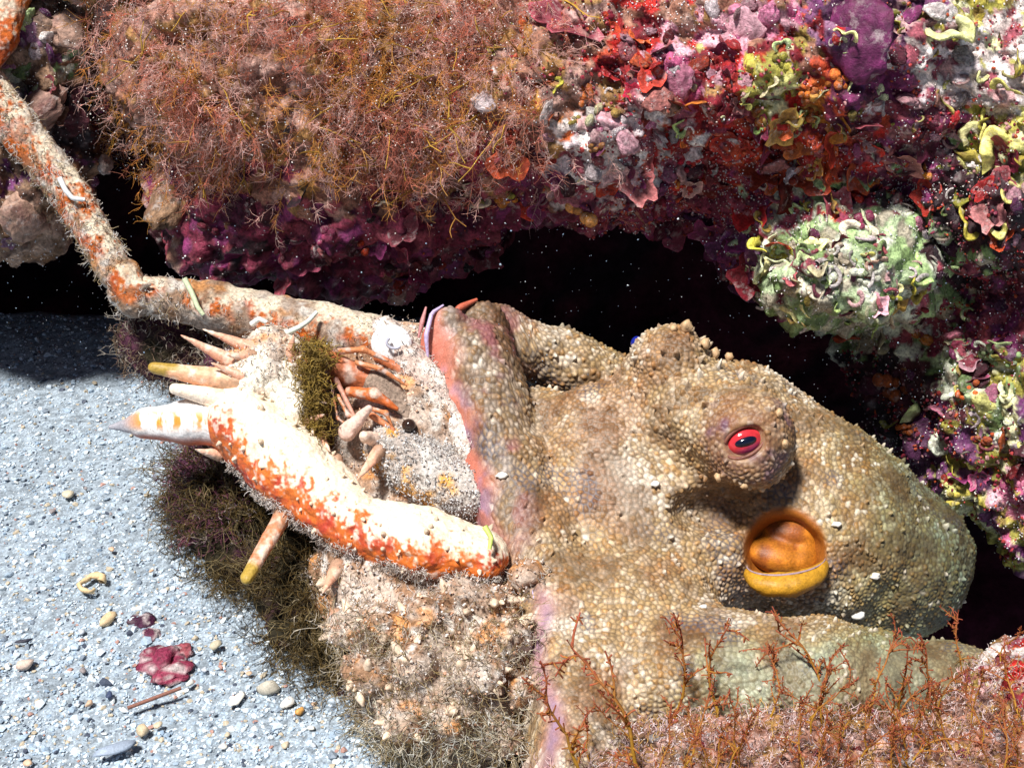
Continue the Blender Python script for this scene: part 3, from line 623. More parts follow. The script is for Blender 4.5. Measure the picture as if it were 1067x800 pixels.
base = mix(base, base * A(.6, .8, .66), gre); base = mix(base, base * A(.45, .55, .55), sstep(880, 1000, V[:, 0]) * sstep(670, 640, V[:, 1]))  # greener skin; mantle end also darkened for painted light falloff
base = mix(base, np.broadcast_to(A(.42, .46, .36), base.shape), .5 * sstep(655, 690, V[:, 1]) * sstep(690, 780, V[:, 0]))
brn = sstep(-.05, .4, fbm(V, 45, 2, 95)); base = mix(base, base * A(.75, .55, .42), brn * .8)
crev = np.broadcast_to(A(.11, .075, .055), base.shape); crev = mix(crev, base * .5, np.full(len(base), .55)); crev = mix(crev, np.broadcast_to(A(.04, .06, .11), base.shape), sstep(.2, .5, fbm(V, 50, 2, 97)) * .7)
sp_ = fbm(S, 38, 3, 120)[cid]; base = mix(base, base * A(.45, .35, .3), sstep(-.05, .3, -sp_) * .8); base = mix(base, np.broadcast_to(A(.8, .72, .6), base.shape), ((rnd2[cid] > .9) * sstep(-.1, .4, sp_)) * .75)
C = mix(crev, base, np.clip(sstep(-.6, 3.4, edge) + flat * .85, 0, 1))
C = mix(C, np.broadcast_to(A(.2, .08, .04), C.shape), .9 * sstep(62, 26, eyeD) * (.5 + .5 * vnoise(V, 12, 4)))
C = mix(C, np.broadcast_to(A(.1, .055, .03), C.shape), .75 * np.exp(-((V[:, 0] - 752) / 48) ** 2 - ((V[:, 1] - 524) / 24) ** 2) * (.6 + .4 * vnoise(V, 14, 7)))  # brown fold under the eye, with the eye mound's shadow painted in
C = mix(C, np.broadcast_to(A(.09, .05, .16), C.shape), .5 * sstep(.1, .6, fbm(V, 18, 2, 99)) * sstep(70, 40, eyeD))
pk = mix(mix(np.broadcast_to(A(.5, .15, .1), C.shape), np.broadcast_to(A(.36, .2, .22), C.shape), sstep(500, 600, V[:, 1])), np.broadcast_to(A(.3, .2, .32), C.shape), sstep(0, .5, fbm(V, 24, 3, 100) + .15 * sstep(560, 640, V[:, 1])) * .8)
C = mix(C, pk, smooth * .95); C = mix(C, np.broadcast_to(A(.3, .09, .12), C.shape), .6 * aw * sstep(0, .5, fbm(V, 28, 3, 101)) * (1 - smooth))
C = mix(C, np.broadcast_to(A(.3, .095, .012), C.shape), sipm)
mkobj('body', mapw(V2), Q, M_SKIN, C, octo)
OCTF = Front(V2, normals(V2, Q))

def blob(name, parts, lo, hi, h, mat, colf, parent, k=6, lv=1, nz=(0, 10)):
    """a smoothly joined part from cones / ellipsoids in plan space"""
    def f(P):
        r = None
        for p in parts:
            d = sd_cone(P, *p[1:]) if p[0] == 'c' else sd_ell(P, *p[1:])
            r = d if r is None else smin(r, d, k)
        return r
    V, Q = nets(f, lo, hi, h); V, Q = subdiv(V, Q, lv); N = normals(V, Q)
    if nz[0]: V = V + N * (fbm(V, nz[1], 4, 33) * nz[0])[:, None]
    ob = mkobj(name, mapw(V), Q, mat, colf(V, N), parent); return ob, V, N
const = lambda *c: (lambda V, N: np.broadcast_to(np.array(c), V.shape) * (.85 + .3 * vnoise(V, 9, 3))[:, None])
# siphon: amber tube with a thick lower lip
def sipcol(V, N):
    c = mix(np.broadcast_to(A(.46, .155, .014), V.shape), np.broadcast_to(A(.6, .32, .04), V.shape), sstep(590, 604, V[:, 1]))
    c = mix(c, np.broadcast_to(A(.26, .07, .012), V.shape), sstep(-.15, .4, fbm(V, 16, 3, 6) + .25 * sstep(575, 535, V[:, 1]))); return c * (.7 + .6 * vnoise(V, 8, 5))[:, None]  # blotches; shade over the upper siphon painted in as darker amber
blob('siphon', [('e', (828, 553, 94), (36, 21, 22), .15), ('e', (812, 579, 98), (36, 20, 20), .25), ('e', (838, 580, 96), (16, 20, 18), .3)], (755, 495, 60), (885, 645, 180), 2.0, M_FLESH, sipcol, octo, 6, 1)
a = np.linspace(.02 * math.pi, .98 * math.pi, 26); lipp = np.stack([819 + 41 * np.cos(a), 587 + 22 * np.sin(a) - 4 * np.cos(a), 124 + 14 * np.sin(a)], 1)[None]
lv_, lq = tubes(lipp, (1.5 + 12 * np.sin(a) ** .8)[None], 16); lv_ = lv_ + np.stack([fbm(lv_, 12, 3, 4) * 2, fbm(lv_, 9, 3, 5) * 2, fbm(lv_, 9, 3, 6) * 2], 1)
lip = mkobj('siphon_lip', mapw(lv_), lq, M_FLESH, np.broadcast_to(A(.5, .25, .02), lv_.shape) * (.6 + .75 * vnoise(lv_, 5, 2))[:, None], octo)
lv_, lq = tubes(lipp + np.stack([0 * a, -2 - 8.5 * np.sin(a), 2 + 7 * np.sin(a)], 1)[None], (.5 + .7 * np.sin(a))[None], 8)
mkobj('lip_rim', mapw(lv_), lq, M_FLESH, np.broadcast_to(A(.34, .24, .27), lv_.shape), octo)
# eye: red iris with a dark slanting pupil
def disc_ell(name, c, r, rot, mat, col, parent, tiltx=0):
    V = ICO3 * np.array(r); co, si = math.cos(rot), math.sin(rot); V = np.stack([V[:, 0] * co - V[:, 1] * si, V[:, 0] * si + V[:, 1] * co, V[:, 2] + tiltx * V[:, 0]], 1) + np.array(c)
    return mkobj(name, mapw(V), ICO3F, mat, col(V) if callable(col) else np.broadcast_to(np.array(col), V.shape), parent)
def iris(V):
    d = np.abs((V[:, 1] - 460) + .3 * (V[:, 0] - 776)); return mix(np.broadcast_to(A(.55, .03, .04), V.shape), np.broadcast_to(A(.25, .03, .12), V.shape), sstep(6, 16, (V[:, 0] - 770) * .5 + (V[:, 1] - 460))) * (.55 + .9 * vnoise(V, 3, 6))[:, None]
eye = disc_ell('eye', (776, 459, 197), (20, 15.5, 10), -.32, M_GLOSS, iris, octo)
disc_ell('pupil', (777, 460, 204.5), (12, 5.4, 4), -.3, M_GLOSS, (.004, .006, .02), eye)
disc_ell('far_eye', (664, 358, 74), (7, 8, 6), 0, M_GLOSS, (.01, .02, .25), octo)
def lid(s):
    t = np.linspace(-1.25, 1.25, 15); x = 776 + 21.5 * np.sin(t); y = 460 - s * 16.5 * np.cos(t) - .32 * (x - 776); return np.stack([x, y, 202 + 3 * np.cos(t)], 1)[None]
for s in (1, -1):
    lv_, lq = tubes(lid(s), (1.5 + .8 * np.cos(np.linspace(-1.25, 1.25, 15)))[None], 8)
    mkobj('eyelid', mapw(lv_), lq, M_FLESH, np.broadcast_to(A(.2, .075, .05), lv_.shape) * (.7 + .6 * vnoise(lv_, 6, 2))[:, None], octo)
# pale web flaps at the edge of the arm
for (pts, rr, c) in [([(446, 372, 112), (444, 350, 116), (450, 326, 108), (462, 318, 100)], (2.5, 5, 4, 2), (.5, .4, .62)), ([(436, 352, 100), (440, 335, 98), (444, 320, 92)], (2, 5, 2), (.5, .22, .22)), ([(468, 330, 88), (480, 320, 80), (497, 312, 70)], (4, 7, 3), (.5, .12, .07)),
                     ([(554, 610, 196), (560, 640, 206), (566, 690, 214)], (2, 4, 2), (.45, .38, .55)), ([(575, 740, 226), (586, 770, 236), (600, 800, 242)], (4, 9, 6), (.5, .35, .42))]:
    p = np.array(pts, float); t = np.linspace(0, len(p) - 1, 12); q = np.stack([np.interp(t, np.arange(len(p)), p[:, k]) for k in range(3)], 1)[None]
    lv_, lq = tubes(q, .55 * np.interp(t, np.arange(len(p)), rr)[None], 8); mkobj('web_flap', mapw(lv_), lq, M_FLESH, np.broadcast_to(np.array(c), lv_.shape), octo)
# raised tips on the brow, flakes of white skin
for (x, y, z, r) in [(716, 340, 62, 6), (735, 358, 70, 5), (745, 368, 75, 5), (760, 372, 75, 4), (702, 342, 60, 4), (776, 505, 168, 4), (748, 497, 160, 4), (818, 462, 150, 4), (812, 430, 140, 4)]:
    i = OCTF.at(x, y); zz = V2[i][2] if i is not None else z
    VV = ICO2 * A(r, r * 1.2, r) * (1 + .15 * R.normal(0, 1, (len(ICO2), 1))) + A(x, y, zz); mkobj('papilla', mapw(VV), ICO2F, M_SKIN, np.broadcast_to(A(.55, .36, .2), VV.shape), octo)
for (x, y, s) in [(893, 640, 9), (912, 600, 6), (868, 545, 5), (682, 500, 5), (735, 628, 4), (520, 495, 6)]:
    i = OCTF.at(x, y)
    if i is None: continue
    VV = ICO2 * A(s, s * .6, 2) * (1 + .2 * R.normal(0, 1, (len(ICO2), 1))) + V2[i] + A(0, 0, 2); mkobj('skin_flake', mapw(VV), ICO2F, M_SPECK, np.broadcast_to(A(.8, .76, .7), VV.shape), octo)

# ------------------------------------------------------------------ spider crab
crab = empty('spider_crab', mapw(A(430, 640, 100)), 'spiny orange and white spider crab overgrown with algae in the grip of the octopus', 'crab')
def shell(V, N, lowy, red=.5, mottle=.55):
    """white above, orange-red streaks on the underside and flecks"""
    st = 1.3 * fbm(V * A(1, .3, 1), 5, 3, 51); fl = fbm(V, 20, 3, 52)
    u = sstep(-.2, .35, N[:, 1] + .5 * fl + .4 * st + mottle * fbm(V, 3.5, 2, 57) + lowy)  # upward faces stay white: strong light washing out the shell, painted in
    org = mix(np.broadcast_to(A(.6, .14, .02), V.shape), np.broadcast_to(A(.4, .035, .02), V.shape), sstep(-.2, .5, fbm(V, 16, 3, 53)) * red)
    c = mix(np.broadcast_to(A(.84, .72, .55), V.shape), org, u)
    return mix(c, np.broadcast_to(A(.88, .84, .76), V.shape), sstep(.3, .6, fbm(V, 7, 2, 54)) * .5)
def silted(V, N):
    c = mix(np.broadcast_to(A(.5, .4, .33), V.shape), np.broadcast_to(A(.3, .17, .1), V.shape), sstep(-.3, .3, fbm(V, 30, 3, 56)))
    c = mix(c, np.broadcast_to(A(.68, .62, .56), V.shape), sstep(.0, .5, fbm(V, 12, 3, 57)))
    return mix(c, np.broadcast_to(A(.65, .28, .08), V.shape), sstep(.2, .5, fbm(V, 24, 3, 58)) * .7)
CB, CN = {}, {}
def cpart(name, parts, mat, colf, h=2.5, k=8, nz=(1.5, 8), pad=8, lv=1):
    lo = np.full(3, 1e9); hi = -lo
    for p in parts:
        if p[0] == 'c':
            for e, r in ((p[1], p[3]), (p[2], p[4])): lo = np.minimum(lo, np.array(e) - r); hi = np.maximum(hi, np.array(e) + r)
        else: lo = np.minimum(lo, np.array(p[1]) - max(p[2])); hi = np.maximum(hi, np.array(p[1]) + max(p[2]))
    ob, V, N = blob(name, parts, tuple(lo - pad), tuple(hi + pad), h, mat, colf, crab, k, lv, nz); CB[name], CN[name] = V, N; return ob
body = cpart('carapace', [('e', (430, 470, 70), (105, 115, 75), -.5), ('e', (468, 705, 165), (102, 108, 72), 0), ('e', (430, 620, 130), (110, 80, 70), .3), ('c', (530, 545, 120), (550, 640, 160), 34, 28), ('e', (400, 380, 55), (60, 50, 55), 0),
             ('e', (390, 655, 190), (35, 30, 28), 0), ('e', (440, 660, 205), (45, 35, 35), 0), ('e', (500, 640, 195), (40, 40, 30), 0)] + [('e', (x_, y_, z_), (r_, r_ * .85, r_ * .8), 0) for x_, y_, z_, r_ in [(395, 648, 222, 24), (430, 690, 236, 26), (478, 622, 214, 22), (495, 700, 236, 30), (470, 745, 226, 27), (530, 665, 216, 26), (380, 700, 214, 26), (545, 720, 212, 26), (420, 755, 214, 26), (520, 770, 215, 26), (355, 655, 196, 20), (548, 600, 190, 20), (440, 640, 236, 18), (515, 625, 216, 16)]], M_CRUST, silted, 4, 9, (10, 26))
# mouth plates: grey silted ridge, orange plate, curved feelers
cpart('face_plate', [('e', (447, 492, 136), (74, 33, 32), .5), ('e', (405, 466, 142), (26, 22, 20), 0), ('e', (485, 505, 150), (26, 18, 16), .5)], M_CRUST, lambda V, N: mix(mix(silted(V, N), np.broadcast_to(A(.5, .48, .46), V.shape), np.full(len(V), .6)), np.broadcast_to(A(.75, .36, .04), V.shape), sstep(.0, .35, fbm(V * A(1, 1, 1), 26, 2, 3)) * .9), 2.5, 8, (3.5, 9))
cpart('mouth_plate', [('c', (335, 378, 110), (400, 400, 122), 17, 8), ('e', (372, 392, 118), (36, 12, 10), .25), ('c', (395, 372, 110), (435, 395, 118), 7, 5)], M_SHELL, lambda V, N: mix(np.broadcast_to(A(.45, .13, .05), V.shape), np.broadcast_to(A(.6, .42, .34), V.shape), sstep(-.1, .4, fbm(V, 14, 3, 8))))
cpart('mouth_plate', [('c', (395, 400, 120), (440, 450, 130), 18, 12)], M_CRUST, const(.3, .22, .17), 2.5, 6, (2, 8))
cpart('feeler', [('c', (365, 408, 140), (390, 411, 148), 6, 6), ('c', (390, 411, 148), (414, 426, 148), 6, 3)], M_SHELL, lambda V, N: mix(np.broadcast_to(A(.55, .13, .03), V.shape), np.broadcast_to(A(.6, .45, .36), V.shape), sstep(-.1, .4, fbm(V, 7, 3, 9))), 2)
for a_, m_, b_, r_ in [((352, 412, 138), (362, 432, 150), (384, 438, 152), 2.2), ((345, 400, 132), (352, 436, 146), (376, 452, 150), 1.6), ((384, 425, 145), (402, 430, 154), (410, 446, 152), 2.6), ((372, 378, 132), (396, 384, 140), (424, 402, 136), 3), ((415, 452, 150), (428, 462, 152), (445, 464, 148), 2.4), ((352, 366, 122), (378, 364, 132), (405, 376, 130), 3.4)]:
    cpart('feeler', [('c', a_, m_, r_, r_), ('c', m_, b_, r_, r_ * .5)], M_SHELL, lambda V, N: mix(np.broadcast_to(A(.55, .2, .08), V.shape), np.broadcast_to(A(.6, .46, .4), V.shape), sstep(-.1, .4, fbm(V, 7, 3, 9))), 1.5, 3, (.8, 6))
cpart('feeler', [('c', (350, 395, 130), (372, 440, 142), 3, 2.5)], M_SHELL, const(.6, .3, .22), 1.5, 4, (.4, 5)); cpart('feeler', [('c', (388, 433, 148), (410, 448, 150), 4, 3)], M_SHELL, const(.55, .2, .09), 1.5, 4, (.4, 5))
cpart('mouth_spine', [('c', (362, 450, 150), (385, 425, 162), 10, 4)], M_SHELL, const(.72, .5, .42), 2); cpart('mouth_spine', [('c', (392, 458, 150), (380, 455, 168), 9, 6)], M_SHELL, const(.8, .6, .48), 2)
eb = disc_ell('eye', (426, 443, 150), (7.5, 7, 7), 0, M_GLOSS, (.03, .015, .01), crab)
# shell rim that the octopus overlaps
cpart('shell_rim', [('c', (400, 350, 95), (450, 400, 115), 20, 16), ('c', (450, 400, 115), (490, 470, 135), 16, 14), ('c', (490, 470, 135), (545, 560, 155), 14, 20)], M_CRUST, lambda V, N: mix(np.broadcast_to(A(.55, .42, .36), V.shape), np.broadcast_to(A(.78, .72, .66), V.shape), sstep(-.2, .4, fbm(V, 16, 3, 41))), 2.5, 6, (2.5, 9))
sock = disc_ell('leg_socket', (408, 358, 112), (22, 20, 8), .2, M_SHELL, (.85, .83, .82), crab)
aa = np.linspace(2.2, 5.6, 14); lv_, lq = tubes(np.stack([411 + 8 * np.cos(aa), 357 - 6 * np.sin(aa), 126 + 0 * aa], 1)[None], 1.6, 6); mkobj('curl_mark', mapw(lv_), lq, M_SHELL, np.broadcast_to(A(.42, .42, .5), lv_.shape), sock)
# rear leg going up to the left
legc = lambda V, N: .72 * mix(shell(V, N, .35), silted(V, N), sstep(-.4, .15, fbm(V, 24, 3, 61) + .25 * (V[:, 1] > 270) - .35 * N[:, 2] + .3 * N[:, 1]))
cpart('leg_segment', [('c', (-25, 75, -20), (20, 135, -5), 22, 22), ('c', (20, 135, -5), (75, 205, 15), 22, 20), ('c', (75, 205, 15), (122, 285, 40), 20, 19)], M_CRUST, legc, 2.5, 8, (3, 10))
cpart('leg_segment', [('c', (130, 305, 40), (220, 318, 45), 19, 25), ('c', (220, 318, 45), (330, 342, 60), 25, 27), ('c', (330, 342, 60), (395, 358, 85), 27, 28)], M_CRUST, legc, 2.5, 8, (3, 10))
cpart('leg_joint', [('c', (128, 288, 42), (140, 312, 46), 20, 20), ('c', (138, 298, 60), (156, 296, 66), 7, 3)], M_CRUST, legc, 2.5, 6, (2, 9))
cpart('leg_segment', [('c', (28, -30, -30), (0, 40, -10), 17, 17), ('c', (0, 40, -10), (-30, 90, 0), 17, 15)], M_CRUST, legc, 2.5, 8, (3, 9))
# the big claw arm
cpart('claw_finger', [('c', (246, 442, 118), (195, 440, 114), 25, 22), ('c', (195, 440, 114), (152, 441, 104), 22, 16), ('c', (152, 441, 104), (114, 445, 94), 13, 2.5)], M_SHELL,
      lambda V, N: mix(mix(mix(np.broadcast_to(A(.86, .82, .8), V.shape), np.broadcast_to(A(.75, .28, .04), V.shape), (sstep(-.25, .1, fbm(V * A(1, .35, 1), 6, 3, 44)) * np.exp(-((V[:, 1] - 438) / 10) ** 4) * sstep(250, 230, V[:, 0]))), np.broadcast_to(A(.45, .12, .06), V.shape), sstep(.55, .9, N[:, 1])), np.broadcast_to(A(.35, .34, .38), V.shape), sstep(150, 125, V[:, 0])), 2, 8, (.8, 8))
cpart('claw_palm', [('c', (250, 438, 120), (300, 485, 140), 38, 42), ('c', (300, 485, 140), (370, 545, 172), 42, 33)], M_SHELL, lambda V, N: shell(V, N, .1, .9), 2.5, 8, (4.5, 16))
cpart('claw_arm', [('c', (392, 553, 178), (440, 566, 188), 33, 37), ('c', (440, 566, 188), (500, 580, 188), 37, 30), ('e', (380, 535, 195), (16, 12, 12), 0)], M_SHELL, lambda V, N: shell(V, N, .05, .8), 2.5, 8, (4.5, 15))
cpart('claw_knuckle', [('e', (262, 400, 100), (40, 42, 38), 0), ('e', (285, 370, 85), (34, 32, 32), 0), ('c', (290, 400, 100), (312, 430, 120), 26, 22)], M_CRUST, lambda V, N: mix(np.broadcast_to(A(.82, .74, .62), V.shape), silted(V, N), sstep(.0, .4, fbm(V, 20, 3, 77) + sstep(385, 345, V[:, 1]) * .3)), 2.5, 10, (3.5, 10))
def spine(a, b, r, c=(.7, .36, .24), tip=None, r2=1.2):
    def cf(V, N):
        t = ((V - np.array(a)) @ (np.array(b) - np.array(a))) / float(((np.array(b) - np.array(a)) ** 2).sum()); base = mix(np.broadcast_to(np.array(c), V.shape), np.broadcast_to(A(.82, .72, .6), V.shape), .75 * sstep(.0, .6, fbm(V, 9, 3, 13) + .5 * (t - .4))); base = mix(base, np.broadcast_to(A(.3, .2, .13), V.shape), .7 * sstep(.35, .0, t + .3 * fbm(V, 6, 2, 15)))
        return base if tip is None else mix(base, np.broadcast_to(np.array(tip), V.shape), sstep(.78, .88, t + .12 * ((V[:, 1] - a[1]) < -12)))
    return cpart('spine', [('c', a, b, r, r2)], M_SHELL, cf, 1.8, 4, (.7, 6), 6)
SP = [((258, 385, 115), (188, 349, 128), 11), ((285, 372, 105), (211, 343, 112), 11), ((262, 372, 120), (236, 370, 135), 8), ((270, 400, 125), (220, 378, 140), 10), ((300, 380, 105), (306, 348, 120), 9), ((318, 400, 112), (330, 372, 126), 8),
      ((228, 474, 118), (203, 468, 130), 7), ((318, 414, 128), (340, 420, 150), 6), ((320, 440, 134), (338, 432, 158), 7), ((330, 452, 134), (344, 470, 160), 8), ((352, 590, 175), (336, 618, 200), 9), 
      ((398, 648, 205), (394, 668, 225), 8), ((438, 700, 215), (440, 730, 232), 8), ((495, 740, 205), (494, 784, 232), 8), ((480, 625, 205), (470, 640, 228), 7), ((350, 640, 180), (336, 655, 198), 7), ((538, 580, 165), (556, 622, 190), 11), ((470, 690, 222), (462, 704, 240), 7), ((520, 690, 205), (530, 712, 222), 6), ((395, 470, 160), (372, 500, 180), 8), ((350, 480, 150), (356, 515, 178), 8)]
for a_, b_, r_ in SP: spine(a_, b_, r_)
spine((246, 398, 122), (160, 383, 128), 14, (.78, .42, .25), (.4, .26, .05), 6); spine((240, 418, 126), (182, 405, 132), 13, (.86, .7, .55), None, 6)
spine((300, 528, 150), (257, 602, 188), 10, (.55, .2, .09), (.42, .28, .05), 7); spine((500, 598, 180), (566, 652, 190), 6, (.62, .22, .1), None, 4)
# small tubercles along the claw
for nm, n in (('claw_palm', 34), ('claw_arm', 30), ('claw_knuckle', 14), ('carapace', 70)):
    V, N = CB[nm], CN[nm]; ok = np.where((N[:, 2] > .1) & ((nm != 'carapace') | (V[:, 1] > 585)))[0]
    for i in ok[R.randint(len(ok), size=n)]:
        r_ = R.uniform(2, 4.2) * (1.7 if nm == 'carapace' else 1); t_ = N[i] + R.normal(0, .2, 3); t_ /= np.linalg.norm(t_); b0 = V[i] - t_ * 2; u1 = np.cross(t_, A(0, 0, 1)) + 1e-6; u1 /= np.linalg.norm(u1); u2 = np.cross(t_, u1); an_ = np.arange(7) * 2 * math.pi / 7
        ring = lambda h, r: b0 + t_ * h + r * (np.cos(an_)[:, None] * u1 + np.sin(an_)[:, None] * u2)
        vv = np.concatenate([ring(0, r_), ring(r_ * 1.1, r_ * .7), ring(r_ * 2.2, r_ * .22)]); jj = np.arange(7); j2 = (jj + 1) % 7
        mkobj('tubercle', mapw(vv), [np.concatenate([np.stack([jj + o, j2 + o, j2 + o + 7, jj + o + 7], 1) for o in (0, 7)]), (np.arange(7) + 14)[None]], M_SHELL, np.broadcast_to(A(.8, .62, .46), vv.shape) * R.uniform(.7, 1.05), crab)
# a green-white worm and pale tubes stuck on the leg
for pts, c in [([(192, 290, 76), (200, 305, 78), (206, 320, 80), (212, 328, 80)], (.55, .62, .4)), ([(296, 348, 100), (312, 341, 104), (322, 334, 104), (330, 325, 100)], (.62, .68, .6)), ([(262, 338, 92), (270, 332, 96), (278, 336, 96)], (.7, .7, .66)), ([(62, 185, 44), (68, 198, 46), (76, 207, 46), (88, 208, 44)], (.7, .7, .7)), ([(505, 548, 225), (512, 560, 226), (510, 572, 226)], (.5, .6, .15))]:
    p = np.array(pts, float); t = np.linspace(0, len(p) - 1, 12); q = np.stack([np.interp(t, np.arange(len(p)), p[:, k_]) for k_ in range(3)], 1)[None]
    lv_, lq = tubes(q, np.linspace(3.2, 2.2, 12)[None], 8); mkobj('worm_tube', mapw(lv_), lq, M_SHELL, np.broadcast_to(np.array(c), lv_.shape), crab)
# growth on the crab: silt fur, dark filaments under it, olive tuft
def fur(name, V, N, wgt, n, L, r, pal, curl, dirw=A(0, .2, 0), branch=1, m=5, nw=1.0, parent=crab, label=None, cat=None, js=2):
    wgt = wgt.clip(0) + 1e-12; i = R.choice(len(V), n, p=wgt / wgt.sum()); pal = np.array(pal)
    d = N[i] * nw + R.normal(0, .5, (n, 3)) + dirw
    return strands(name, V[i] + R.normal(0, js, (n, 3)), d, R.uniform(*L, n), m, curl, r, pal[R.randint(len(pal), size=n)] * R.uniform(.7, 1.25, (n, 1)), M_ALGA, parent, branch=branch, label=label, cat=cat)
SILT = [(.62, .58, .54), (.5, .42, .36), (.7, .66, .64), (.36, .28, .22)]
for nm, n, lo in (('claw_palm', 1500, 40), ('claw_arm', 1700, 20)):
    V, N = CB[nm], CN[nm]; fur('silt_fur', V, N, (N[:, 1] > .62) * 1.0 * (vnoise(V, 14, 2) > .35), n, (4, 11), .45, SILT, .5)
V, N = CB['carapace'], CN['carapace']
fur('silt_fur', V, N, (N[:, 2] > 0) * (V[:, 1] > 590) * (vnoise(V, 25, 3) + .1), 2600, (4, 16), .42, SILT + [(.5, .25, .15), (.4, .3, .18), (.3, .2, .1), (.35, .25, .14)], .45)
fur('silt_fur', V, N, (N[:, 2] > 0) * (V[:, 1] < 590) * (vnoise(V, 25, 3)), 1800, (3, 8), .45, SILT, .45)
fur('pale_filaments', V, N, (V[:, 1] > 745) * (N[:, 2] > -.2) * 1.0, 420, (18, 45), .6, [(.5, .46, .36), (.36, .3, .18), (.6, .58, .52)], .3, A(-.5, .3, .2), 2, 7)
scatter('silt_grains', *(lambda i: (V[i] + N[i] * 1.5 + R.normal(0, 1.5, (3500, 3)), R.uniform(.6, 2.4, 3500), np.array([(.75, .7, .66), (.6, .52, .46), (.8, .5, .35), (.35, .3, .28)])[R.randint(4, size=3500)]))(R.choice(len(V), 3500, p=(N[:, 2] > 0) / (N[:, 2] > 0).sum())), M_SPECK, parent=crab)
for nm in ('leg_segment',):
    for pts in ([(-20, 80, -15), (20, 135, 0), (75, 205, 20), (122, 285, 45)], [(130, 305, 45), (220, 318, 50), (330, 342, 65), (395, 358, 90)]):
        p = np.array(pts, float); t = R.uniform(0, len(p) - 1, 2600); q = np.stack([np.interp(t, np.arange(len(p)), p[:, k_]) for k_ in range(3)], 1)
        dr = R.normal(0, 1, (2600, 3)); dr /= np.linalg.norm(dr, axis=1, keepdims=True); low = (dr[:, 1] > -.2) | (R.rand(2600) < .35); dr, q = dr[low], q[low]
        pal = np.array(SILT + [(.3, .22, .1), (.4, .3, .18)]); n_ = len(q)
        strands('silt_fur', q + dr * 19, dr + R.normal(0, .4, (n_, 3)) + A(-.2, .3, 0), R.uniform(4, 14, n_), 5, .5, .42, pal[R.randint(len(pal), size=n_)], M_ALGA, crab, branch=1)
V, N = CB['claw_knuckle'], CN['claw_knuckle']; fur('silt_fur', V, N, (N[:, 2] > 0) * (V[:, 1] < 395) + .05, 500, (3, 8), .45, SILT, .45)
V, N = CB['face_plate'], CN['face_plate']; fur('silt_fur', V, N, (N[:, 2] > 0) * vnoise(V, 15, 2), 1500, (2, 5), .5, [(.6, .58, .56), (.7, .68, .66), (.45, .42, .42)], .45)
scatter('silt_grains', *(lambda i: (V[i] + N[i] * 1 + R.normal(0, 1, (1500, 3)), R.uniform(.7, 1.8, 1500), np.array([(.7, .7, .7), (.55, .54, .55), (.4, .38, .38)])[R.randint(3, size=1500)]))(R.choice(len(V), 1500)), M_SPECK, parent=crab)
V, N = CB['shell_rim'], CN['shell_rim']; fur('silt_fur', V, N, (N[:, 2] > -.2) * vnoise(V, 15, 2), 1200, (2, 7), .45, SILT, .45)
q = np.stack([R.normal(327, 8, 1500), R.uniform(355, 460, 1500), R.normal(140, 8, 1500)], 1); fur('olive_tuft', q, R.normal(0, 1, q.shape), np.ones(1500), 1500, (8, 18), .6, [(.26, .17, .03), (.33, .22, .05), (.2, .13, .03)], .4, A(-.1, .5, .2))
# dark brush of weed hanging under the crab
cpart('weed_mass', [('e', (295, 572, 12), (100, 80, 60), .5), ('e', (350, 645, 78), (85, 70, 60), .7), ('e', (232, 510, -15), (50, 50, 40), 0), ('e', (390, 735, 95), (70, 60, 60), .4), ('e', (255, 410, 30), (55, 60, 40), 0), ('e', (195, 365, -25), (75, 42, 40), .2)], M_CRUST, lambda V, N: mix(np.broadcast_to(A(.03, .024, .012), V.shape), np.broadcast_to(A(.07, .02, .04), V.shape), sstep(0, .5, fbm(V, 40, 2, 5) + .4 * sstep(540, 480, V[:, 1]))), 5, 14, (24, 30))
V, N = CB['weed_mass'], CN['weed_mass']
fur('brown_filaments', V, N, (N[:, 2] > -.3) * (V[:, 1] > 470) * sstep(.35, .6, vnoise(V, 40, 8)), 4600, (20, 60), .5, [(.08, .05, .014), (.12, .075, .02), (.045, .032, .015), (.2, .15, .07)], .34, A(-.1, .5, .1), 2, 6)
V_, N_ = CB['carapace'], CN['carapace']; fur('beige_filaments', np.concatenate([V, V_]), np.concatenate([N, N_]), np.concatenate([np.exp(-((V[:, 0] - 360) / 50) ** 2) * (V[:, 1] > 600), ((V_[:, 1] > 640) & (N_[:, 2] > -.3)) * vnoise(V_, 30, 4)]) * 1.0, 1500, (16, 46), .5, [(.42, .34, .22), (.3, .22, .11), (.55, .48, .38), (.24, .17, .07)], .36, A(-.3, .4, .2), 2, 6)
fur('brown_filaments', V, N, (N[:, 2] > -.3) * (V[:, 1] < 470), 1500, (8, 26), .45, [(.2, .13, .08), (.14, .08, .06), (.34, .29, .24), (.1, .07, .04)], .4, A(-.2, .1, .1), 2, 6)
fur('purple_filaments', V, N, (N[:, 2] > -.3) * (V[:, 1] < 570) * (V[:, 1] > 440) * (V[:, 0] < 260), 1000, (10, 30), .5, [(.2, .06, .1), (.26, .1, .13), (.14, .04, .1), (.3, .24, .22)], .4, A(-.1, .3, .1), 2, 6)

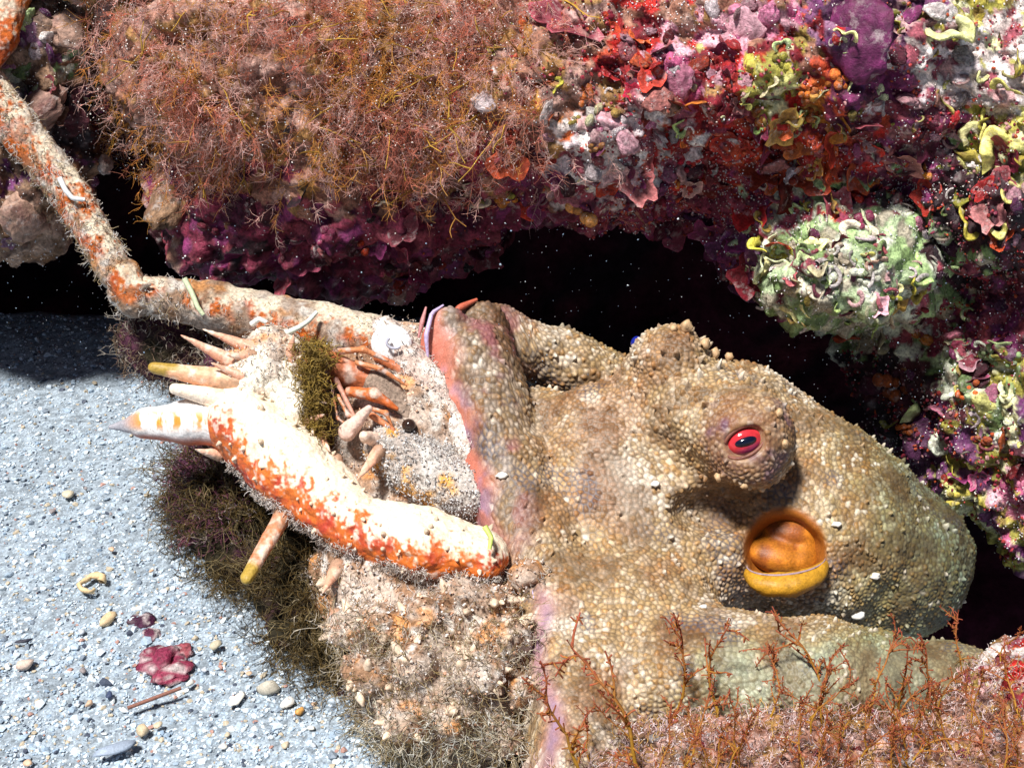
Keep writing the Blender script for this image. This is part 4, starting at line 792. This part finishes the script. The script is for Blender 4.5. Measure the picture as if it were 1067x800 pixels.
# ------------------------------------------------------------------ seaweed sprigs at the lower right
def sprig_mesh(seed):
    r = np.random.RandomState(seed); Vs = []; Qs = []; Cs = []; nv = 0
    def add(P, r0, r1, c0, c1):
        nonlocal nv
        m = len(P); v, q = tubes(P[None], .75 * np.linspace(r0, r1, m)[None], 5); t = np.repeat(np.linspace(0, 1, m), 5)
        Vs.append(v); Qs.append(q + nv); Cs.append(mix(np.broadcast_to(c0, v.shape), np.broadcast_to(c1, v.shape), t)); nv += len(v)
    gold, red = A(.7, .44, .05), A(.44, .11, .07)
    m = 14; d = A(r.normal(0, .15), r.normal(0, .15), 1); P = [A(0, 0, 0)]
    for i in range(m - 1): d = d + r.normal(0, .13, 3); d[2] = max(d[2], .3); d /= np.linalg.norm(d); P.append(P[-1] + d * 8)
    P = np.array(P); tc = mix(np.broadcast_to(gold, (m, 3)), np.broadcast_to(red, (m, 3)), np.linspace(-.7, 1, m).clip(0, 1))
    add(P, 1.9, .8, gold, red * 1.2)
    def side(P, n, L, lvl):
        for k in range(n):
            u = r.uniform(.12, .99) * (len(P) - 1); i = int(u); q = P[i] + (P[min(i + 1, len(P) - 1)] - P[i]) * (u - i); t = P[min(i + 1, len(P) - 1)] - P[max(i - 1, 0)]; t = t / (np.linalg.norm(t) + 1e-6)
            dd = t * (.7 if lvl == 0 else .25) + r.normal(0, .6, 3) + A(0, 0, .25 if lvl == 0 else .1); dd /= np.linalg.norm(dd); l = L * r.uniform(.4, 1.2); S_ = [q]
            for s in range(3): dd = dd + r.normal(0, .15, 3); S_.append(S_[-1] + dd / np.linalg.norm(dd) * l / 3)
            S_ = np.array(S_); c = gold * (1 - u / len(P)) + red * (u / len(P)); add(S_, 1.35 if lvl == 0 else 1.0, .75, c, red * r.uniform(.8, 1.5))
            if lvl == 0: side(S_, 8, 5, 1)
    side(P, 7, 30, 0); side(P, 30, 6.5, 1)
    me = raw_mesh('sprig', np.concatenate(Vs) * K, np.concatenate(Qs)); setcol(me, np.concatenate(Cs)); me.materials.append(M_FUZZ); return me
SPRIG = [sprig_mesh(i + 300) for i in range(9)]
WUP = A(0, 0, 1)
def sprig(x, y, size, lean, label, z=None):
    i = SHELF.at(x, y)
    P = mapw(FRV[i]) if i is not None else mapw(A(x, y, 215 if z is None else z))
    me = SPRIG[R.randint(9)]; ob = bpy.data.objects.new('seaweed_sprig', me); COL.objects.link(ob)
    up = WUP * .8 + UPV * .5 + RGT * lean + R.normal(0, .12, 3); up /= np.linalg.norm(up)
    ob.matrix_world = Matrix.Translation(Vector(P)) @ Vector(up).to_track_quat('Z', 'Y').to_matrix().to_4x4() @ Matrix.Rotation(R.uniform(0, 6.28), 4, 'Z') @ Matrix.Scale(size * .8, 4)
    return tag(ob, label, 'seaweed', 'seaweed sprigs on the low rock')
KEY = [(745, 745, .95, -.35, 'tall sprig leaning left in front of the octopus arm left of the siphon'), (792, 735, .8, 0, 'upright red brown sprig standing just below the siphon on the left'), (855, 730, .95, -.15, 'tall branched sprig right below the siphon'), (905, 745, .8, .05, 'slim red sprig rising below the white skin flake'),
       (932, 745, .85, -.1, 'dark red upright sprig just left of the middle of the pale arm'), (958, 745, .9, -.05, 'dark red sprig standing at the end of the pale arm'), (1003, 705, .65, .0, 'short sprig against the black gap at right'), (1040, 690, .55, .1, 'rightmost small sprig standing out against the black gap'), (700, 740, 1.0, .05, 'long golden stemmed sprig in front of the octopus cheek'), (610, 810, 1.1, -.35, 'golden sprig at bottom centre bending left over the pink web'), (665, 800, 1.2, -.1, 'golden many branched sprig at bottom centre')]
for k in KEY: sprig(k[0], k[1], k[2] * 1.15, *k[3:])
for k in range(52):
    sprig(R.uniform(610, 1085), R.uniform(745, 835), R.uniform(.45, .85), R.normal(0, .3), 'low red brown seaweed sprig among the crowd on the low rock')
wv = vis(FRV, FRN); fur('weed_fuzz', FRV, FRN, wv * (FRV[:, 1] > 690), 2600, (8, 26), .55, [(.6, .4, .38), (.4, .2, .14), (.48, .28, .08), (.66, .52, .52)], .42, A(0, -.4, .2), 2, 5, parent=None, label='pinkish fuzz of fine algae between the seaweed sprigs', cat='algae')

# ------------------------------------------------------------------ loose things on the sand
def pebble(name, x, y, r, col, label, cat='pebble', group=None, sq=(1, .8, .55), seed=0, mat=None):
    V = ICO2 * (1 + .16 * (vnoise(ICO2 * 3 + seed, 1.2, seed)[:, None] - .5) * 2.4)
    for _ in range(9):                                     # broken faces
        nn = R.normal(0, 1, 3); nn /= np.linalg.norm(nn); d = R.uniform(.5, .85); t = V @ nn; V = V - np.maximum(t - d, 0)[:, None] * nn
    V = V * np.array(sq) * r * K
    an = R.uniform(0, 6.28); V = np.stack([V[:, 0] * math.cos(an) - V[:, 1] * math.sin(an), V[:, 0] * math.sin(an) + V[:, 1] * math.cos(an), V[:, 2]], 1)
    P = sandpt(x, y); P[2] = .003 + r * K * .2
    V = V * .8
    ob = mkobj(name, V + P, ICO2F, mat or M_GRIT, np.broadcast_to(np.array(col), V.shape) * (.8 + .4 * vnoise(V, .003, 3))[:, None], origin=P); return tag(ob, label, cat, group)
pebble('pebble', 112, 651, 13, (.66, .5, .3), 'tan oval pebble on the sand left of the dark red algae'); pebble('pebble', 28, 697, 11, (.62, .48, .4), 'pinkish tan flat stone near the left edge'); pebble('pebble', 150, 766, 10, (.6, .48, .32), 'tan stone below the brown twig')
pebble('pebble', 280, 722, 14, (.5, .46, .38), 'grey tan stone at the edge of the crab shadow', sq=(1.2, .7, .6)); pebble('pebble', 72, 520, 10, (.62, .54, .4), 'pale tan pebble on the upper sand'); pebble('shell_fragment', 120, 786, 16, (.3, .36, .46), 'bluish shell fragment at the bottom left', 'shell', sq=(1.4, .6, .3)); pebble('shell_fragment', 27, 673, 9, (.03, .03, .05), 'thin black shard on the sand at left', 'shell', sq=(.35, 1.2, .3))
pebble('shell_fragment', 247, 735, 11, (.7, .68, .62), 'white long shell chip by the crab shadow', 'shell', sq=(.6, 1.3, .4)); pebble('shell_fragment', 300, 738, 10, (.72, .7, .66), 'white rounded shell chip right of the grey tan stone', 'shell'); pebble('pebble', 314, 745, 7, (.65, .34, .1), 'small orange stone beside the white shell chip'); pebble('pebble', 115, 729, 6, (.05, .07, .14), 'small blue black pebble left of the dark red algae'); pebble('pebble', 225, 677, 9, (.5, .44, .32), 'brownish stone in the edge of the shade right of the red algae')
aa = np.linspace(0, 5.6, 20); P = sandpt(96, 612); rv, rq = tubes((np.stack([9 * np.cos(aa) + 2 * np.sin(3 * aa), 12 * np.sin(aa) + 1.5 * np.cos(2 * aa), 1.5 + 1.5 * np.sin(2 * aa)], 1) * K)[None], np.linspace(3.6, 1.8, 20)[None] * K, 8); rv = rv + np.stack([fbm(rv / K, 5, 2, i) for i in range(3)], 1) * 2 * K; tag(mkobj('ring_shell', rv + P + A(0, 0, .003), rq, M_GRIT, np.broadcast_to(A(.68, .5, .28), rv.shape), origin=P), 'tan ring of broken worm shell on the sand', 'shell')
P = sandpt(162, 738); rv, rq = tubes(np.linspace(A(-20, -9, 5), A(20, 14, 6), 6)[None] * K, 1.7 * K, 6); tag(mkobj('twig', rv + P + A(0, 0, .003), rq, M_GRIT, np.broadcast_to(A(.25, .11, .08), rv.shape), origin=P), 'thin red brown twig lying on the sand', 'twig')
redc = empty('red_algae_clump', sandpt(170, 690), 'dark crimson clump of dead algae lying on the sand', 'alga')
for k, (x, y, r, c) in enumerate([(172, 688, 17, (.28, .03, .08)), (182, 702, 14, (.33, .04, .09)), (160, 683, 11, (.25, .03, .07)), (148, 648, 11, (.06, .01, .04)), (157, 662, 8, (.12, .015, .05)), (190, 680, 9, (.35, .08, .1))]):
    V = ICO3 * (1 + fbm(ICO3 + k, .9, 4, k)[:, None] * 1.1) * A(1.05, 1, .38) * r * K; P = sandpt(x, y) + A(0, 0, r * K * .15); mkobj('frond', V + P, ICO3F, M_ROCK, mix(np.broadcast_to(np.array(c) * .75, V.shape), np.broadcast_to(A(.5, .42, .42), V.shape), sstep(.52, .75, vnoise(V, .0035, k))), redc)
for k in range(44):
    x, y = R.uniform(0, 400), R.uniform(420, 800)
    if y < 430 + max(0, (x - 110)) * 1.35: continue
    R.rand(); c = [(.74, .72, .66), (.6, .5, .36), (.5, .54, .6), (.3, .26, .26), (.66, .44, .3)][R.randint(5)]
    pebble('shell_bit', x, y, R.uniform(3, 6), c, 'small bit of broken shell scattered on the coarse sand', 'shell', 'shell bits on the sand', seed=k)

# ------------------------------------------------------------------ drifting specks in the water
n = 1200; P = np.stack([R.uniform(0, 1067, n), R.uniform(120, 430, n), R.uniform(40, 230, n)], 1)
tag(scatter('plankton', P, np.exp(R.normal(-1.0, .5, n)).clip(.2, 1.3), np.array([(.6, .64, .68), (.3, .4, .5), (.2, .28, .4)])[R.randint(3, size=n)], M_SPECK), 'white plankton specks drifting in the water before the dark hollow', 'plankton')
